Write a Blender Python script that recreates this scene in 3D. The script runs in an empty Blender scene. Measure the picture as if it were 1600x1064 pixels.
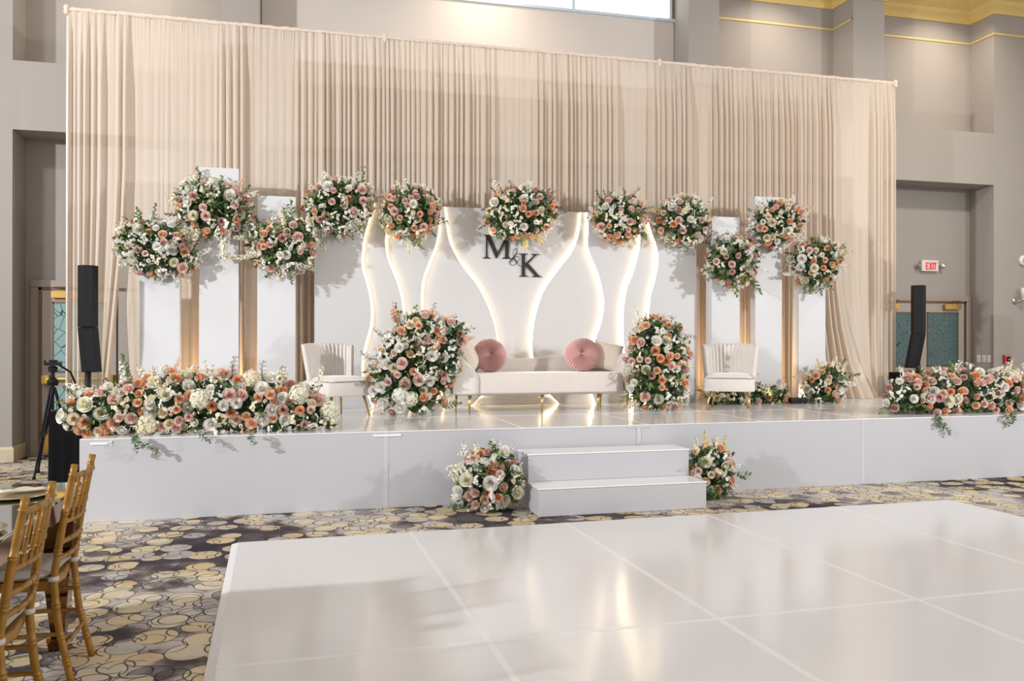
import bpy, math, random
from mathutils import Vector, Matrix, Euler
PI = math.pi
S = bpy.context.scene
COL = S.collection

# ------------------------------------------------------------------ camera
F = 1320.0; YAW = .249; ROLL = .0019; EYE = 1.45; SH = .664
cam_d = bpy.data.cameras.new('camera'); cam = bpy.data.objects.new('camera', cam_d); COL.objects.link(cam)
cam_d.sensor_width = 36; cam_d.lens = F / 1600 * 36; cam_d.clip_start = .05; cam_d.clip_end = 100
cam.matrix_world = Matrix.Translation((0, 0, EYE)) @ Matrix.Rotation(-YAW, 4, 'Z') @ Matrix.Rotation(PI / 2, 4, 'X') @ Matrix.Rotation(ROLL, 4, 'Z')
S.camera = cam
# ------------------------------------------------------------------ world, lights, exposure
w = bpy.data.worlds.new('world'); S.world = w; w.use_nodes = True
w.node_tree.nodes['Background'].inputs[0].default_value = (1.0, .93, .87, 1)
w.node_tree.nodes['Background'].inputs[1].default_value = .80
S.view_settings.view_transform = 'Standard'; S.view_settings.look = 'None'
S.view_settings.exposure = 0.08; S.view_settings.gamma = 1; S.view_settings.use_curve_mapping = False

def area(name, loc, target, size, power, color, spread=180, shape='DISK'):
    l = bpy.data.lights.new(name, 'AREA'); l.shape = shape; l.size = size; l.energy = power; l.color = color
    l.spread = math.radians(spread)
    o = bpy.data.objects.new(name, l); COL.objects.link(o); o.location = loc
    o.rotation_euler = (Vector(target) - Vector(loc)).to_track_quat('-Z', 'Y').to_euler()
    return o
area('flash_left', (-10.0, 1.2, 4.9), (1.0, 9.6, 2.2), .40, 345, (.96, .98, 1.0), 88)
area('flash_right', (12.5, .8, 4.9), (4.2, 9.0, 1.6), .40, 190, (.96, .98, 1.0), 88)
for i, x in enumerate((-2.0, 2.5, 7.0, 10.0)):
    area('hall_downlight_and_fill', (x, 10.8, 6.9), (x, 11.5, 4.2), .25, 16, (1, .84, .66), 120)

area('hall_downlight_and_fill', (9.2, 7.0, 6.9), (10.2, 11.6, 1.8), .5, 60, (1, .90, .78), 100)  # added fill, no visible fixture: brightens the right door recess
area('hall_downlight_and_fill', (-5.0, 7.0, 6.9), (-3.2, 11.6, 1.8), .5, 40, (.92, .95, 1), 100)  # cooler fill, left counterpart aimed at the left door recess
# ------------------------------------------------------------------ pixel rays onto real planes
def ray(px, py):
    a = px - 800; b = py - 532
    u = (math.cos(ROLL) * a + math.sin(ROLL) * b) / F; v = (-math.sin(ROLL) * a + math.cos(ROLL) * b) / F
    c, s = math.cos(YAW), math.sin(YAW)
    return c * u + s, -s * u + c, -v
def onZ(px, py, Z):
    x, y, z = ray(px, py); t = (Z - EYE) / z; return Vector((x * t, y * t, Z))
def onY(px, py, Y):
    x, y, z = ray(px, py); t = Y / y; return Vector((x * t, Y, EYE + z * t))
def mpp(p):   # metres per photo pixel at a point
    return (math.sin(YAW) * p[0] + math.cos(YAW) * p[1]) / F

# ------------------------------------------------------------------ materials
MATS = {}
def mat(name, color, rough=.6, metal=0, noise=0, nscale=8, bump=0, bscale=60, trans=0, sheen=0, coat=0, emit=None, estr=0, spec=.5, sss=0):
    m = bpy.data.materials.new(name); m.use_nodes = True; nt = m.node_tree; N = nt.nodes; L = nt.links
    b = N['Principled BSDF']
    b.inputs['Base Color'].default_value = (*color, 1); b.inputs['Roughness'].default_value = rough
    b.inputs['Metallic'].default_value = metal; b.inputs['Transmission Weight'].default_value = trans
    b.inputs['Sheen Weight'].default_value = sheen; b.inputs['Coat Weight'].default_value = coat
    b.inputs['Specular IOR Level'].default_value = spec
    if emit: b.inputs['Emission Color'].default_value = (*emit, 1); b.inputs['Emission Strength'].default_value = estr
    tc = N.new('ShaderNodeTexCoord')
    if noise:
        n = N.new('ShaderNodeTexNoise'); n.inputs['Scale'].default_value = nscale; n.inputs['Detail'].default_value = 4
        r = N.new('ShaderNodeMix'); r.data_type = 'RGBA'
        r.inputs[6].default_value = (*[c * (1 - noise) for c in color], 1); r.inputs[7].default_value = (*[min(1, c * (1 + noise)) for c in color], 1)
        L.new(tc.outputs['Object'], n.inputs['Vector']); L.new(n.outputs['Fac'], r.inputs[0]); L.new(r.outputs[2], b.inputs['Base Color'])
    if bump:
        n = N.new('ShaderNodeTexNoise'); n.inputs['Scale'].default_value = bscale; n.inputs['Detail'].default_value = 3
        bp = N.new('ShaderNodeBump'); bp.inputs['Strength'].default_value = bump; bp.inputs['Distance'].default_value = .01
        L.new(tc.outputs['Object'], n.inputs['Vector']); L.new(n.outputs['Fac'], bp.inputs['Height']); L.new(bp.outputs['Normal'], b.inputs['Normal'])
    MATS[name] = m
    return m
def emis(name, color, s):
    m = bpy.data.materials.new(name); m.use_nodes = True; nt = m.node_tree; nt.nodes.clear()
    e = nt.nodes.new('ShaderNodeEmission'); e.inputs[0].default_value = (*color, 1); e.inputs[1].default_value = s
    o = nt.nodes.new('ShaderNodeOutputMaterial'); nt.links.new(e.outputs[0], o.inputs[0]); return m

M_WALL = mat('wall_paint', (.36, .332, .308), .8, noise=.03, nscale=2, bump=.05, bscale=150)
M_WALLW = mat('window_wall_paint', (.62, .57, .53), .8, noise=.02, nscale=2)
M_CEIL = mat('ceiling_paint', (.62, .57, .53), .9)
M_GOLDTRIM = mat('yellow_gold_trim', (.72, .54, .20), .45, noise=.06, nscale=12)
M_BASE = mat('baseboard_cream', (.56, .49, .33), .5, noise=.04)
M_WHITE = mat('white_gloss_laminate', (.83, .82, .82), .28, noise=.008, nscale=3, coat=.15)
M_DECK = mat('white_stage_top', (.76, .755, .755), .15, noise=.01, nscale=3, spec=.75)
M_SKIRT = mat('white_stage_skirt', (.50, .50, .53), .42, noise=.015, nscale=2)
M_SEAM = mat('seam_tape', (.90, .89, .88), .3)
M_DFSEAM = mat('dance_floor_seam', (.82, .815, .81), .26)
M_BOARD = mat('backdrop_white_board', (.56, .55, .55), .45, noise=.01, nscale=4)
M_TOWER = mat('tower_white_board', (.60, .60, .615), .5, noise=.01, nscale=4)
M_LED = emis('warm_led', (1.0, .76, .46), 24)
M_BLACKL = mat('black_acrylic', (.012, .012, .013), .35)
M_BLACK = mat('black_plastic', (.006, .006, .007), .5, spec=.25, bump=.05)
M_GRILLE = mat('speaker_grille', (.010, .011, .014), .6, spec=.3, bump=.6, bscale=900)
M_CLOTHB = mat('black_cloth', (.005, .005, .006), .9, spec=.15)
M_GOLD = mat('brushed_gold', (.62, .44, .20), .28, 1)
M_CHGOLD = mat('chiavari_gold_paint', (.32, .155, .018), .38, .3, noise=.25, nscale=14, coat=.12)
M_ROSEGOLD = mat('rose_gold_mirror', (.26, .12, .045), .10, 1)
M_VELVET = mat('cream_velvet', (.62, .56, .52), .8, noise=.05, nscale=9, sheen=.5)
M_VELVET2 = mat('pale_velvet', (.67, .63, .59), .8, noise=.05, nscale=9, sheen=.4)
M_PIPING = mat('dark_piping', (.30, .26, .24), .8)
M_BLUSH = mat('blush_velvet', (.66, .38, .36), .7, noise=.08, nscale=10, sheen=.5)
M_PILLOW = mat('cream_pillow', (.70, .61, .52), .9, noise=.03, nscale=15, bump=.1)
M_CUSHW = mat('white_seat_cushion', (.60, .56, .50), .8, noise=.03)
M_BROWN = mat('twig_brown', (.10, .055, .04), .7)
M_STEM = mat('stem_green', (.10, .17, .05), .6)
G_DARK = mat('leaf_dark_green', (.050, .090, .030), .5, noise=.3, nscale=20)
G_MID = mat('leaf_mid_green', (.115, .185, .045), .5, noise=.3, nscale=20)
G_EUC = mat('leaf_eucalyptus', (.15, .21, .12), .6, noise=.2, nscale=20)
G_LIME = mat('leaf_lime', (.26, .36, .07), .5, noise=.2, nscale=20)
FLW = {}
for k, (c1, c2) in dict(white=((.96, .945, .91), (.95, .91, .82)), cream=((.95, .87, .70), (.86, .70, .46)), blush=((.92, .72, .66), (.87, .60, .53)),
        peach=((.93, .66, .48), (.89, .52, .31)), coral=((.90, .53, .32), (.86, .40, .19)), mauve=((.76, .50, .44), (.66, .38, .32)),
        ivory=((.94, .91, .79), (.88, .86, .62)), yellow=((.86, .70, .36), (.80, .55, .16))).items():
    FLW[k] = (mat('petal_' + k, c1, .7, noise=.06, nscale=25, sheen=.15), mat('petal_heart_' + k, c2, .7, noise=.06, nscale=25))
    for pm, cc in zip(FLW[k], (c1, c2)):
        pn = pm.node_tree; tr_ = pn.nodes.new('ShaderNodeBsdfTranslucent'); tr_.inputs[0].default_value = (*cc, 1); mx_ = pn.nodes.new('ShaderNodeMixShader'); mx_.inputs[0].default_value = .42
        pn.links.new(pn.nodes['Principled BSDF'].outputs[0], mx_.inputs[1]); pn.links.new(tr_.outputs[0], mx_.inputs[2]); pn.links.new(mx_.outputs[0], pn.nodes['Material Output'].inputs[0])

# curtain: thin pinkish fabric with a little light passing through
def curtain_mat():
    m = bpy.data.materials.new('sheer_beige_fabric'); m.use_nodes = True; nt = m.node_tree; N = nt.nodes; L = nt.links
    b = N['Principled BSDF']; b.inputs['Base Color'].default_value = (.74, .625, .51, 1); b.inputs['Roughness'].default_value = .85
    b.inputs['Sheen Weight'].default_value = .2
    t = N.new('ShaderNodeBsdfTranslucent'); t.inputs[0].default_value = (.76, .56, .38, 1)
    mx = N.new('ShaderNodeMixShader'); mx.inputs[0].default_value = .18
    tc = N.new('ShaderNodeTexCoord'); mp = N.new('ShaderNodeMapping'); mp.inputs['Scale'].default_value = (60, 60, .8)
    n = N.new('ShaderNodeTexNoise'); n.inputs['Scale'].default_value = 1; n.inputs['Detail'].default_value = 3
    r = N.new('ShaderNodeMix'); r.data_type = 'RGBA'; r.inputs[6].default_value = (.76, .64, .52, 1); r.inputs[7].default_value = (.86, .76, .65, 1)
    L.new(tc.outputs['Object'], mp.inputs[0]); L.new(mp.outputs[0], n.inputs['Vector']); L.new(n.outputs['Fac'], r.inputs[0]); L.new(r.outputs[2], b.inputs['Base Color'])
    L.new(b.outputs[0], mx.inputs[1]); L.new(t.outputs[0], mx.inputs[2]); tp = N.new('ShaderNodeBsdfTransparent'); m2 = N.new('ShaderNodeMixShader'); m2.inputs[0].default_value = .24; L.new(mx.outputs[0], m2.inputs[1]); L.new(tp.outputs[0], m2.inputs[2]); L.new(m2.outputs[0], N['Material Output'].inputs[0])
    return m
M_CURT = curtain_mat()
M_ROD = mat('rod_sleeve_fabric', (.76, .64, .54), .8)

def carpet_mat():
    m = bpy.data.materials.new('circle_pattern_carpet'); m.use_nodes = True; nt = m.node_tree; N = nt.nodes; L = nt.links
    b = N['Principled BSDF']; b.inputs['Roughness'].default_value = .95; b.inputs['Specular IOR Level'].default_value = .1
    tc = N.new('ShaderNodeTexCoord')
    def mapping(off, rot):
        mp = N.new('ShaderNodeMapping'); mp.inputs['Location'].default_value = off; mp.inputs['Rotation'].default_value = (0, 0, rot); L.new(tc.outputs['Object'], mp.inputs[0]); return mp
    def math_(op, a, bb=None, cc=None):
        n = N.new('ShaderNodeMath'); n.operation = op
        for i, v in enumerate((a, bb, cc)):
            if v is None: continue
            if isinstance(v, (int, float)): n.inputs[i].default_value = v
            else: L.new(v, n.inputs[i])
        return n.outputs[0]
    def mixc(f, a, bb):
        r = N.new('ShaderNodeMix'); r.data_type = 'RGBA'
        for i, v in ((0, f), (6, a), (7, bb)):
            if isinstance(v, tuple): r.inputs[i].default_value = v
            elif isinstance(v, (int, float)): r.inputs[i].default_value = v
            else: L.new(v, r.inputs[i])
        return r.outputs[2]
    def ramp(f, stops, interp='LINEAR'):
        r = N.new('ShaderNodeValToRGB'); r.color_ramp.interpolation = interp; e = r.color_ramp.elements
        while len(e) < len(stops): e.new(.5)
        for k, (p, c) in enumerate(stops): e[k].position = p; e[k].color = (*c, 1)
        L.new(f, r.inputs[0]); return r.outputs[0]
    n1 = N.new('ShaderNodeTexNoise'); n1.inputs['Scale'].default_value = .62; n1.inputs['Detail'].default_value = 1.5; L.new(mapping((3.1, 1.7, 0), 0).outputs[0], n1.inputs['Vector'])
    n2 = N.new('ShaderNodeTexNoise'); n2.inputs['Scale'].default_value = 5; n2.inputs['Detail'].default_value = 3; L.new(mapping((9, 4, 0), 0).outputs[0], n2.inputs['Vector'])
    g = math_('ADD', math_('MULTIPLY', n1.outputs[0], .7), math_('MULTIPLY', n2.outputs[0], .3))
    ground = ramp(g, [(.40, (.045, .036, .046)), (.485, (.09, .072, .082)), (.515, (.19, .16, .14)), (.54, (.42, .385, .37)), (.61, (.60, .55, .48))])
    col = ground
    def disc_layer(off, rot, sc, rad, pal, thr, ring=True, ringw=.016):
        nonlocal col
        v = N.new('ShaderNodeTexVoronoi'); v.voronoi_dimensions = '2D'; v.feature = 'F1'; v.inputs['Scale'].default_value = sc; v.inputs['Randomness'].default_value = .55
        L.new(mapping(off, rot).outputs[0], v.inputs['Vector'])
        sep = N.new('ShaderNodeSeparateColor'); L.new(v.outputs['Color'], sep.inputs[0])
        R = math_('MULTIPLY_ADD', sep.outputs[1], rad * .35, rad * .75)
        inside = math_('MULTIPLY', math_('LESS_THAN', v.outputs['Distance'], R), math_('GREATER_THAN', sep.outputs[0], thr))
        if pal:
            c = ramp(sep.outputs[2], pal, 'CONSTANT'); nn = mixc(math_('MULTIPLY', n2.outputs[0], .55), c, ground)
            col = mixc(math_('MULTIPLY', inside, .93), col, nn)
        if ring:
            d = math_('ABSOLUTE', math_('SUBTRACT', v.outputs['Distance'], R))
            rg = math_('MULTIPLY', math_('LESS_THAN', d, ringw), math_('GREATER_THAN', sep.outputs[0], thr * .8))
            col = mixc(math_('MULTIPLY', rg, .85), col, (.05, .045, .055, 1))
    P = [(0, (.74, .58, .33)), (.25, (.74, .64, .46)), (.5, (.60, .56, .52)), (.62, (.80, .66, .42)), (.86, (.13, .11, .12))]
    disc_layer((.3, .1, 0), .2, 4.5, .47, P, .16)
    disc_layer((1.7, 2.3, 0), .9, 4.9, .44, P, .58)
    disc_layer((5.2, .9, 0), 1.4, 4.8, .52, None, .35)
    disc_layer((7.7, 3.9, 0), .5, 6.4, .50, None, .55, ringw=.03)
    L.new(col, b.inputs['Base Color'])
    n3 = N.new('ShaderNodeTexNoise'); n3.inputs['Scale'].default_value = 300; L.new(tc.outputs['Object'], n3.inputs['Vector'])
    bp = N.new('ShaderNodeBump'); bp.inputs['Strength'].default_value = .25; bp.inputs['Distance'].default_value = .01; L.new(n3.outputs[0], bp.inputs['Height']); L.new(bp.outputs[0], b.inputs['Normal'])
    return m
def glass_pattern_mat(name, base, line, scale, wdt):
    m = bpy.data.materials.new(name); m.use_nodes = True; nt = m.node_tree; N = nt.nodes; L = nt.links
    b = N['Principled BSDF']; b.inputs['Roughness'].default_value = .25
    v = N.new('ShaderNodeTexVoronoi'); v.feature = 'DISTANCE_TO_EDGE'; v.inputs['Scale'].default_value = scale
    tc = N.new('ShaderNodeTexCoord'); L.new(tc.outputs['Object'], v.inputs['Vector'])
    lt = N.new('ShaderNodeMath'); lt.operation = 'LESS_THAN'; lt.inputs[1].default_value = wdt; L.new(v.outputs['Distance'], lt.inputs[0])
    r = N.new('ShaderNodeMix'); r.data_type = 'RGBA'; r.inputs[6].default_value = (*base, 1); r.inputs[7].default_value = (*line, 1)
    L.new(lt.outputs[0], r.inputs[0]); L.new(r.outputs[2], b.inputs['Base Color']); return m

# ------------------------------------------------------------------ mesh builder
class MB:
    def __init__(s): s.v = []; s.f = []; s.mi = []
    def add(s, vs, fs, m=0, T=None):
        o = len(s.v)
        s.v += [tuple(T @ Vector(p)) if T else tuple(p) for p in vs]
        s.f += [tuple(i + o for i in f) for f in fs]; s.mi += [m] * len(fs); return s
    def box(s, a, b, m=0, T=None):
        x0, y0, z0 = a; x1, y1, z1 = b
        return s.add([(x0, y0, z0), (x1, y0, z0), (x1, y1, z0), (x0, y1, z0), (x0, y0, z1), (x1, y0, z1), (x1, y1, z1), (x0, y1, z1)],
                     [(0, 3, 2, 1), (4, 5, 6, 7), (0, 1, 5, 4), (1, 2, 6, 5), (2, 3, 7, 6), (3, 0, 4, 7)], m, T)
    def tube(s, pts, rad, n=8, m=0, flat=1.0):
        pts = [Vector(p) for p in pts]
        if not isinstance(rad, (list, tuple)): rad = [rad] * len(pts)
        o = len(s.v); up = None
        for i, p in enumerate(pts):
            d = (pts[min(i + 1, len(pts) - 1)] - pts[max(i - 1, 0)]).normalized()
            if up is None:
                up = Vector((0, 0, 1)) if abs(d.z) < .9 else Vector((1, 0, 0))
            a = d.cross(up).normalized(); b2 = a.cross(d).normalized(); up = b2
            for k in range(n):
                t = 2 * PI * k / n; q = p + a * math.cos(t) * rad[i] + b2 * math.sin(t) * rad[i] * flat
                s.v.append(tuple(q))
        for i in range(len(pts) - 1):
            for k in range(n):
                k2 = (k + 1) % n; s.f.append((o + i * n + k, o + i * n + k2, o + (i + 1) * n + k2, o + (i + 1) * n + k)); s.mi.append(m)
        s.f.append(tuple(o + k for k in range(n))[::-1]); s.mi.append(m)
        s.f.append(tuple(o + (len(pts) - 1) * n + k for k in range(n))); s.mi.append(m); return s
    def lathe(s, prof, n=16, loc=(0, 0, 0), m=0, T=None):
        vs = []; fs = []
        for (r, z) in prof:
            for k in range(n): t = 2 * PI * k / n; vs.append((loc[0] + r * math.cos(t), loc[1] + r * math.sin(t), loc[2] + z))
        for i in range(len(prof) - 1):
            for k in range(n): k2 = (k + 1) % n; fs.append((i * n + k, i * n + k2, (i + 1) * n + k2, (i + 1) * n + k))
        fs.append(tuple(range(n))[::-1]); fs.append(tuple((len(prof) - 1) * n + k for k in range(n)))
        return s.add(vs, fs, m, T)
    def grid(s, fn, nu, nv, m=0, T=None):
        vs = [fn(i / nu, j / nv) for j in range(nv + 1) for i in range(nu + 1)]
        fs = [(j * (nu + 1) + i, j * (nu + 1) + i + 1, (j + 1) * (nu + 1) + i + 1, (j + 1) * (nu + 1) + i) for j in range(nv) for i in range(nu)]
        return s.add(vs, fs, m, T)
    def prism(s, pts, y0, y1, m=0, T=None):   # pts = (x, z) outline
        n = len(pts)
        vs = [(x, y0, z) for x, z in pts] + [(x, y1, z) for x, z in pts]
        fs = [tuple(range(n)), tuple(range(n, 2 * n))[::-1]] + [(i, (i + 1) % n + 0, (i + 1) % n + n, i + n) for i in range(n)]
        return s.add(vs, fs, m, T)
    def mesh(s, name, mats, smooth=False):
        me = bpy.data.meshes.new(name); me.from_pydata(s.v, [], s.f)
        for mm in (mats if isinstance(mats, (list, tuple)) else [mats]): me.materials.append(mm)
        me.polygons.foreach_set('material_index', s.mi)
        if smooth: me.polygons.foreach_set('use_smooth', [True] * len(me.polygons))
        me.update(); return me
    def build(s, name, mats, parent=None, smooth=False, bevel=0, seg=2, loc=None, solid=0, sub=0, fixn=False):
        me = s.mesh(name, mats, smooth)
        if fixn:
            import bmesh
            bm = bmesh.new(); bm.from_mesh(me); bmesh.ops.recalc_face_normals(bm, faces=bm.faces); bm.to_mesh(me); bm.free()
        o = bpy.data.objects.new(name, me); COL.objects.link(o)
        if parent: o.parent = parent
        if loc: o.location = loc
        if sub: b = o.modifiers.new('sub', 'SUBSURF'); b.levels = b.render_levels = sub
        if solid: b = o.modifiers.new('solid', 'SOLIDIFY'); b.thickness = solid; b.offset = 0
        if bevel:
            b = o.modifiers.new('bevel', 'BEVEL'); b.width = bevel; b.segments = seg; b.limit_method = 'ANGLE'; b.angle_limit = math.radians(40)
        return o
def thing(name, label, cat, loc=(0, 0, 0), rz=0, group=None):
    o = bpy.data.objects.new(name, None); COL.objects.link(o); o.location = loc; o.rotation_euler = (0, 0, rz); o.empty_display_size = .1
    return tag(o, label, cat, group)
def tag(o, label, cat, group=None):
    o['label'] = label; o['category'] = cat
    if group: o['group'] = group
    return o
def struct(o): o['kind'] = 'structure'; return o
def mesh_obj(name, me, parent, loc, q=None, sc=1.0, label=None):
    o = bpy.data.objects.new(name, me); COL.objects.link(o); o.parent = parent; o.location = loc
    if q is not None: o.rotation_mode = 'QUATERNION'; o.rotation_quaternion = q
    o.scale = (sc, sc, sc) if isinstance(sc, (int, float)) else sc
    if label: o['label'] = label
    return o

# ================================================================== THE ROOM
YP, YN, ZC = 11.15, 11.65, 6.98
struct(MB().grid(lambda u, v: (-12 + 30 * u, -6 + 19 * v, 0), 1, 1).build('floor', carpet_mat()))
struct(MB().box((-12, 4.0, ZC), (18, 13, ZC + .15)).build('ceiling', M_CEIL))
# piers (x0, x1) in front of the recessed wall, with a deep band joining them
PIERS = [(-12, -3.27), (-.93, -.47), (5.45, 5.93), (8.17, 8.72), (10.75, 18)]
wb = MB()
wb.box((-12, YN, 0), (18, YN + .3, ZC))
for a, b in PIERS: wb.box((a, YP, 0), (b, YN, ZC))
for i in range(4): wb.box((PIERS[i][1], YP, 3.94), (PIERS[i + 1][0], YN, 4.76))
struct(wb.build('wall_back', M_WALL))
# crown moulding and thin picture rail follow recesses and piers
def run_profile(mb, path, prof):
    # path: list of (x,y) left to right; prof: (out, z) outline; out is towards the camera
    n = len(prof); rows = []
    for i, p in enumerate(path):
        p = Vector((*p, 0))
        def nrm(a, b):
            d = (Vector((*b, 0)) - Vector((*a, 0))).normalized(); return Vector((d.y, -d.x, 0))
        if i == 0: nn = nrm(path[0], path[1])
        elif i == len(path) - 1: nn = nrm(path[-2], path[-1])
        else:
            a = nrm(path[i - 1], path[i]); b = nrm(path[i], path[i + 1]); nn = (a + b); nn = nn / max(.3, nn.dot(a))
        rows.append([(p.x + nn.x * o_, p.y + nn.y * o_, z) for o_, z in prof])
    vs = [q for r in rows for q in r]; fs = []
    for i in range(len(rows) - 1):
        for k in range(n): k2 = (k + 1) % n; fs.append((i * n + k, i * n + k2, (i + 1) * n + k2, (i + 1) * n + k))
    mb.add(vs, fs)
crown = [(0, 6.66), (.03, 6.66), (.05, 6.70), (.05, 6.74), (.10, 6.79), (.12, 6.84), (.19, 6.88), (.22, 6.90), (.22, 6.98), (0, 6.98)]
def wall_path(i0, i1):
    p = []
    for i in range(i0, i1 + 1):
        a, b = PIERS[i]
        if i > i0: p += [(a, YN), (a, YP)]
        else: p += [(max(a, b - 3), YP)]
        if i < i1: p += [(b, YP), (b, YN)]
        else: p += [(min(b, a + 3), YP)]
    return p
m = MB(); run_profile(m, wall_path(0, 4), crown); struct(m.build('trim_1', M_GOLDTRIM, fixn=True))
m = MB()
rail = [(0, 6.335), (.012, 6.335), (.016, 6.35), (.012, 6.365), (0, 6.365)]
for a, b in ((0, 1), (2, 3), (3, 4)):
    x0 = PIERS[a][1]; x1 = PIERS[b][0]
    p = [(x0, YP + .02), (x0, YN), (x1, YN), (x1, YP + .02)] if b != 4 else [(x0, YP + .02), (x0, YN), (x1, YN), (x1, YP), (x1 + 2, YP)]
    run_profile(m, p, rail)
struct(m.build('trim_2', M_GOLDTRIM, fixn=True))
m = MB(); bb = [(0, 0), (.025, 0), (.025, .15), (.012, .18), (0, .18)]
run_profile(m, [(-6, YP), (-3.27, YP), (-3.27, YN)], bb); run_profile(m, [(10.75, YN), (10.75, YP), (14, YP)], bb)
struct(m.build('baseboard_back', M_BASE, fixn=True))
# clerestory window in the middle bay
m = MB()
for x0, x1 in ((-.40, .95), (.98, 2.33), (2.36, 3.84), (3.88, 5.36)): m.box((x0, YN - .01, 6.24), (x1, YN + .0, 6.97))
struct(m.build('window_1', emis('bright_daylight_pane', (.93, .97, 1.0), 2.6)))
m = MB(); m.box((-.47, YN - .05, 6.20), (5.45, YN + .0, 6.24))
for x in (-.47, .95, 2.33, 3.84, 5.36): m.box((x, YN - .05, 6.24), (x + .04, YN, 6.98))
struct(m.build('window_frame', mat('window_frame_blue_white', (.55, .66, .74), .4), parent=bpy.data.objects['window_1']))
m = MB(); m.box((-.46, YN - .02, 4.78), (5.44, YN - .001, 6.20)); struct(m.build('trim_3', M_WALLW))
# doors -------------------------------------------------------------
M_DOORFR = mat('door_frame_taupe', (.33, .28, .25), .5); M_LEAF = mat('door_leaf_taupe', (.36, .32, .29), .5)
M_TEAL = glass_pattern_mat('leaded_teal_glass', (.075, .135, .14), (.022, .04, .042), 14, .03)
M_TEAL2 = glass_pattern_mat('leaded_pale_teal_glass', (.26, .42, .42), (.03, .06, .06), 7, .025)
M_BRONZE = mat('dark_bronze', (.15, .10, .06), .4, .6); M_BRASS = mat('brass_plate', (.60, .38, .10), .3, 1)
def door(n, x0, x1, glass, gx, flip):
    top = 2.10
    fr = MB(); fr.box((x0 - .09, YN - .06, 0), (x0, YN - .001, top + .0)); fr.box((x1, YN - .06, 0), (x1 + .09, YN - .001, top + .0)); fr.box((x0 - .09, YN - .06, top), (x1 + .09, YN - .001, top + .09))
    d = fr.build('door_%d' % n, M_DOORFR, bevel=.008); struct(d)
    mid = (x0 + x1) / 2
    for a, b, sd in ((x0 + .035, mid - .012, -1), (mid + .012, x1 - .035, 1)):
        lf = MB(); lf.box((a, YN - .045, .01), (b, YN - .002, top - .03)); L_ = lf.build('door_leaf', M_LEAF, d, bevel=.004)
        g = MB(); g.box((a + .14, YN - .052, 1.06), (b - .14, YN - .046, 1.90)); g.box((a + .14, YN - .052, .35), (b - .14, YN - .046, .86)); g.build('door_glass', glass, L_)
        st = MB()
        for (gx0, gz0, gx1, gz1) in ((a + .12, 1.04, b - .12, 1.06), (a + .12, 1.90, b - .12, 1.92), (a + .12, 1.04, a + .14, 1.92), (b - .14, 1.04, b - .12, 1.92)): st.box((gx0, YN - .056, gz0), (gx1, YN - .045, gz1))
        st.build('glass_stop', M_BRONZE, L_)
        h = MB(); h.tube([(a + .06, YN - .11, .96), (b - .06, YN - .11, .96)], .022, 8); h.box((a + .02, YN - .13, .91), (a + .10, YN - .045, 1.01)); h.box((b - .10, YN - .13, .91), (b - .02, YN - .045, 1.01)); h.build('push_bar', M_BRASS, L_)
        k = MB(); k.box((a + .02, YN - .05, .03), (b - .02, YN - .045, .28)); k.build('kick_plate', M_BRASS, L_)
        c = MB(); cx = b - .42 if sd > 0 else a + .12
        c.box((cx, YN - .11, top - .13), (cx + .30, YN - .045, top - .05)); c.tube([(cx + .25, YN - .1, top - .04), (cx + .05, YN - .22, top - .01), (cx + .34, YN - .05, top + .01)], .009, 6); c.build('door_closer', M_BRASS, L_)
    bz = MB(); bz.box((x0, YN - .055, 0), (x0 + .035, YN - .03, top)); bz.box((x1 - .035, YN - .055, 0), (x1, YN - .03, top)); bz.box((x0, YN - .055, top - .03), (x1, YN - .03, top)); bz.build('door_jamb', M_BRONZE, d)
door(1, -3.11, -1.31, M_TEAL2, 0, 1)
door(2, 8.86, 10.64, M_TEAL, 0, 1)

# ================================================================== DANCE FLOOR (measured: 5 boards wide, 4 ft by 8 ft)
DEL = .0255; OX, OY, BW, BD = -.2424, 6.260, 1.2224, 2.3685
df = thing('dance_floor', 'large glossy white panelled dance floor laid on the carpet in the foreground', 'dance floor', (0, 0, 0), DEL)
for i in range(5):
    for j in range(3):
        x0 = OX + i * BW; y1 = OY - j * BD
        MB().box((x0 + .0015, y1 - BD + .0015, .001), (x0 + BW - .0015, y1 - .0015, .0225)).build('floor_panel', M_DECK, df)
m = MB(); zt = .0232
for i in range(1, 5): m.box((OX + i * BW - .016, OY - 3 * BD, .0225), (OX + i * BW + .016, OY, zt))
for j in range(1, 3): m.box((OX, OY - j * BD - .014, .0225), (OX + 5 * BW, OY - j * BD + .014, zt + .0003))
m.build('seam_tape', M_DFSEAM, df)
m = MB(); e = .045
a0, a1, b0, b1 = OX, OX + 5 * BW, OY - 3 * BD, OY
m.add([(a0 + .004, b0, .0232), (a0 + .004, b1 - .004, .0232), (a0 - e, b1 + e, .001), (a0 - e, b0, .001)], [(0, 3, 2, 1)])
m.add([(a0 + .004, b1 - .004, .0232), (a1 - .004, b1 - .004, .0232), (a1 + e, b1 + e, .001), (a0 - e, b1 + e, .001)], [(0, 3, 2, 1)])
m.add([(a1 - .004, b0, .0232), (a1 - .004, b1 - .004, .0232), (a1 + e, b1 + e, .001), (a1 + e, b0, .001)], [(0, 1, 2, 3)])
m.build('edge_ramp', M_WHITE, df)

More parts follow.
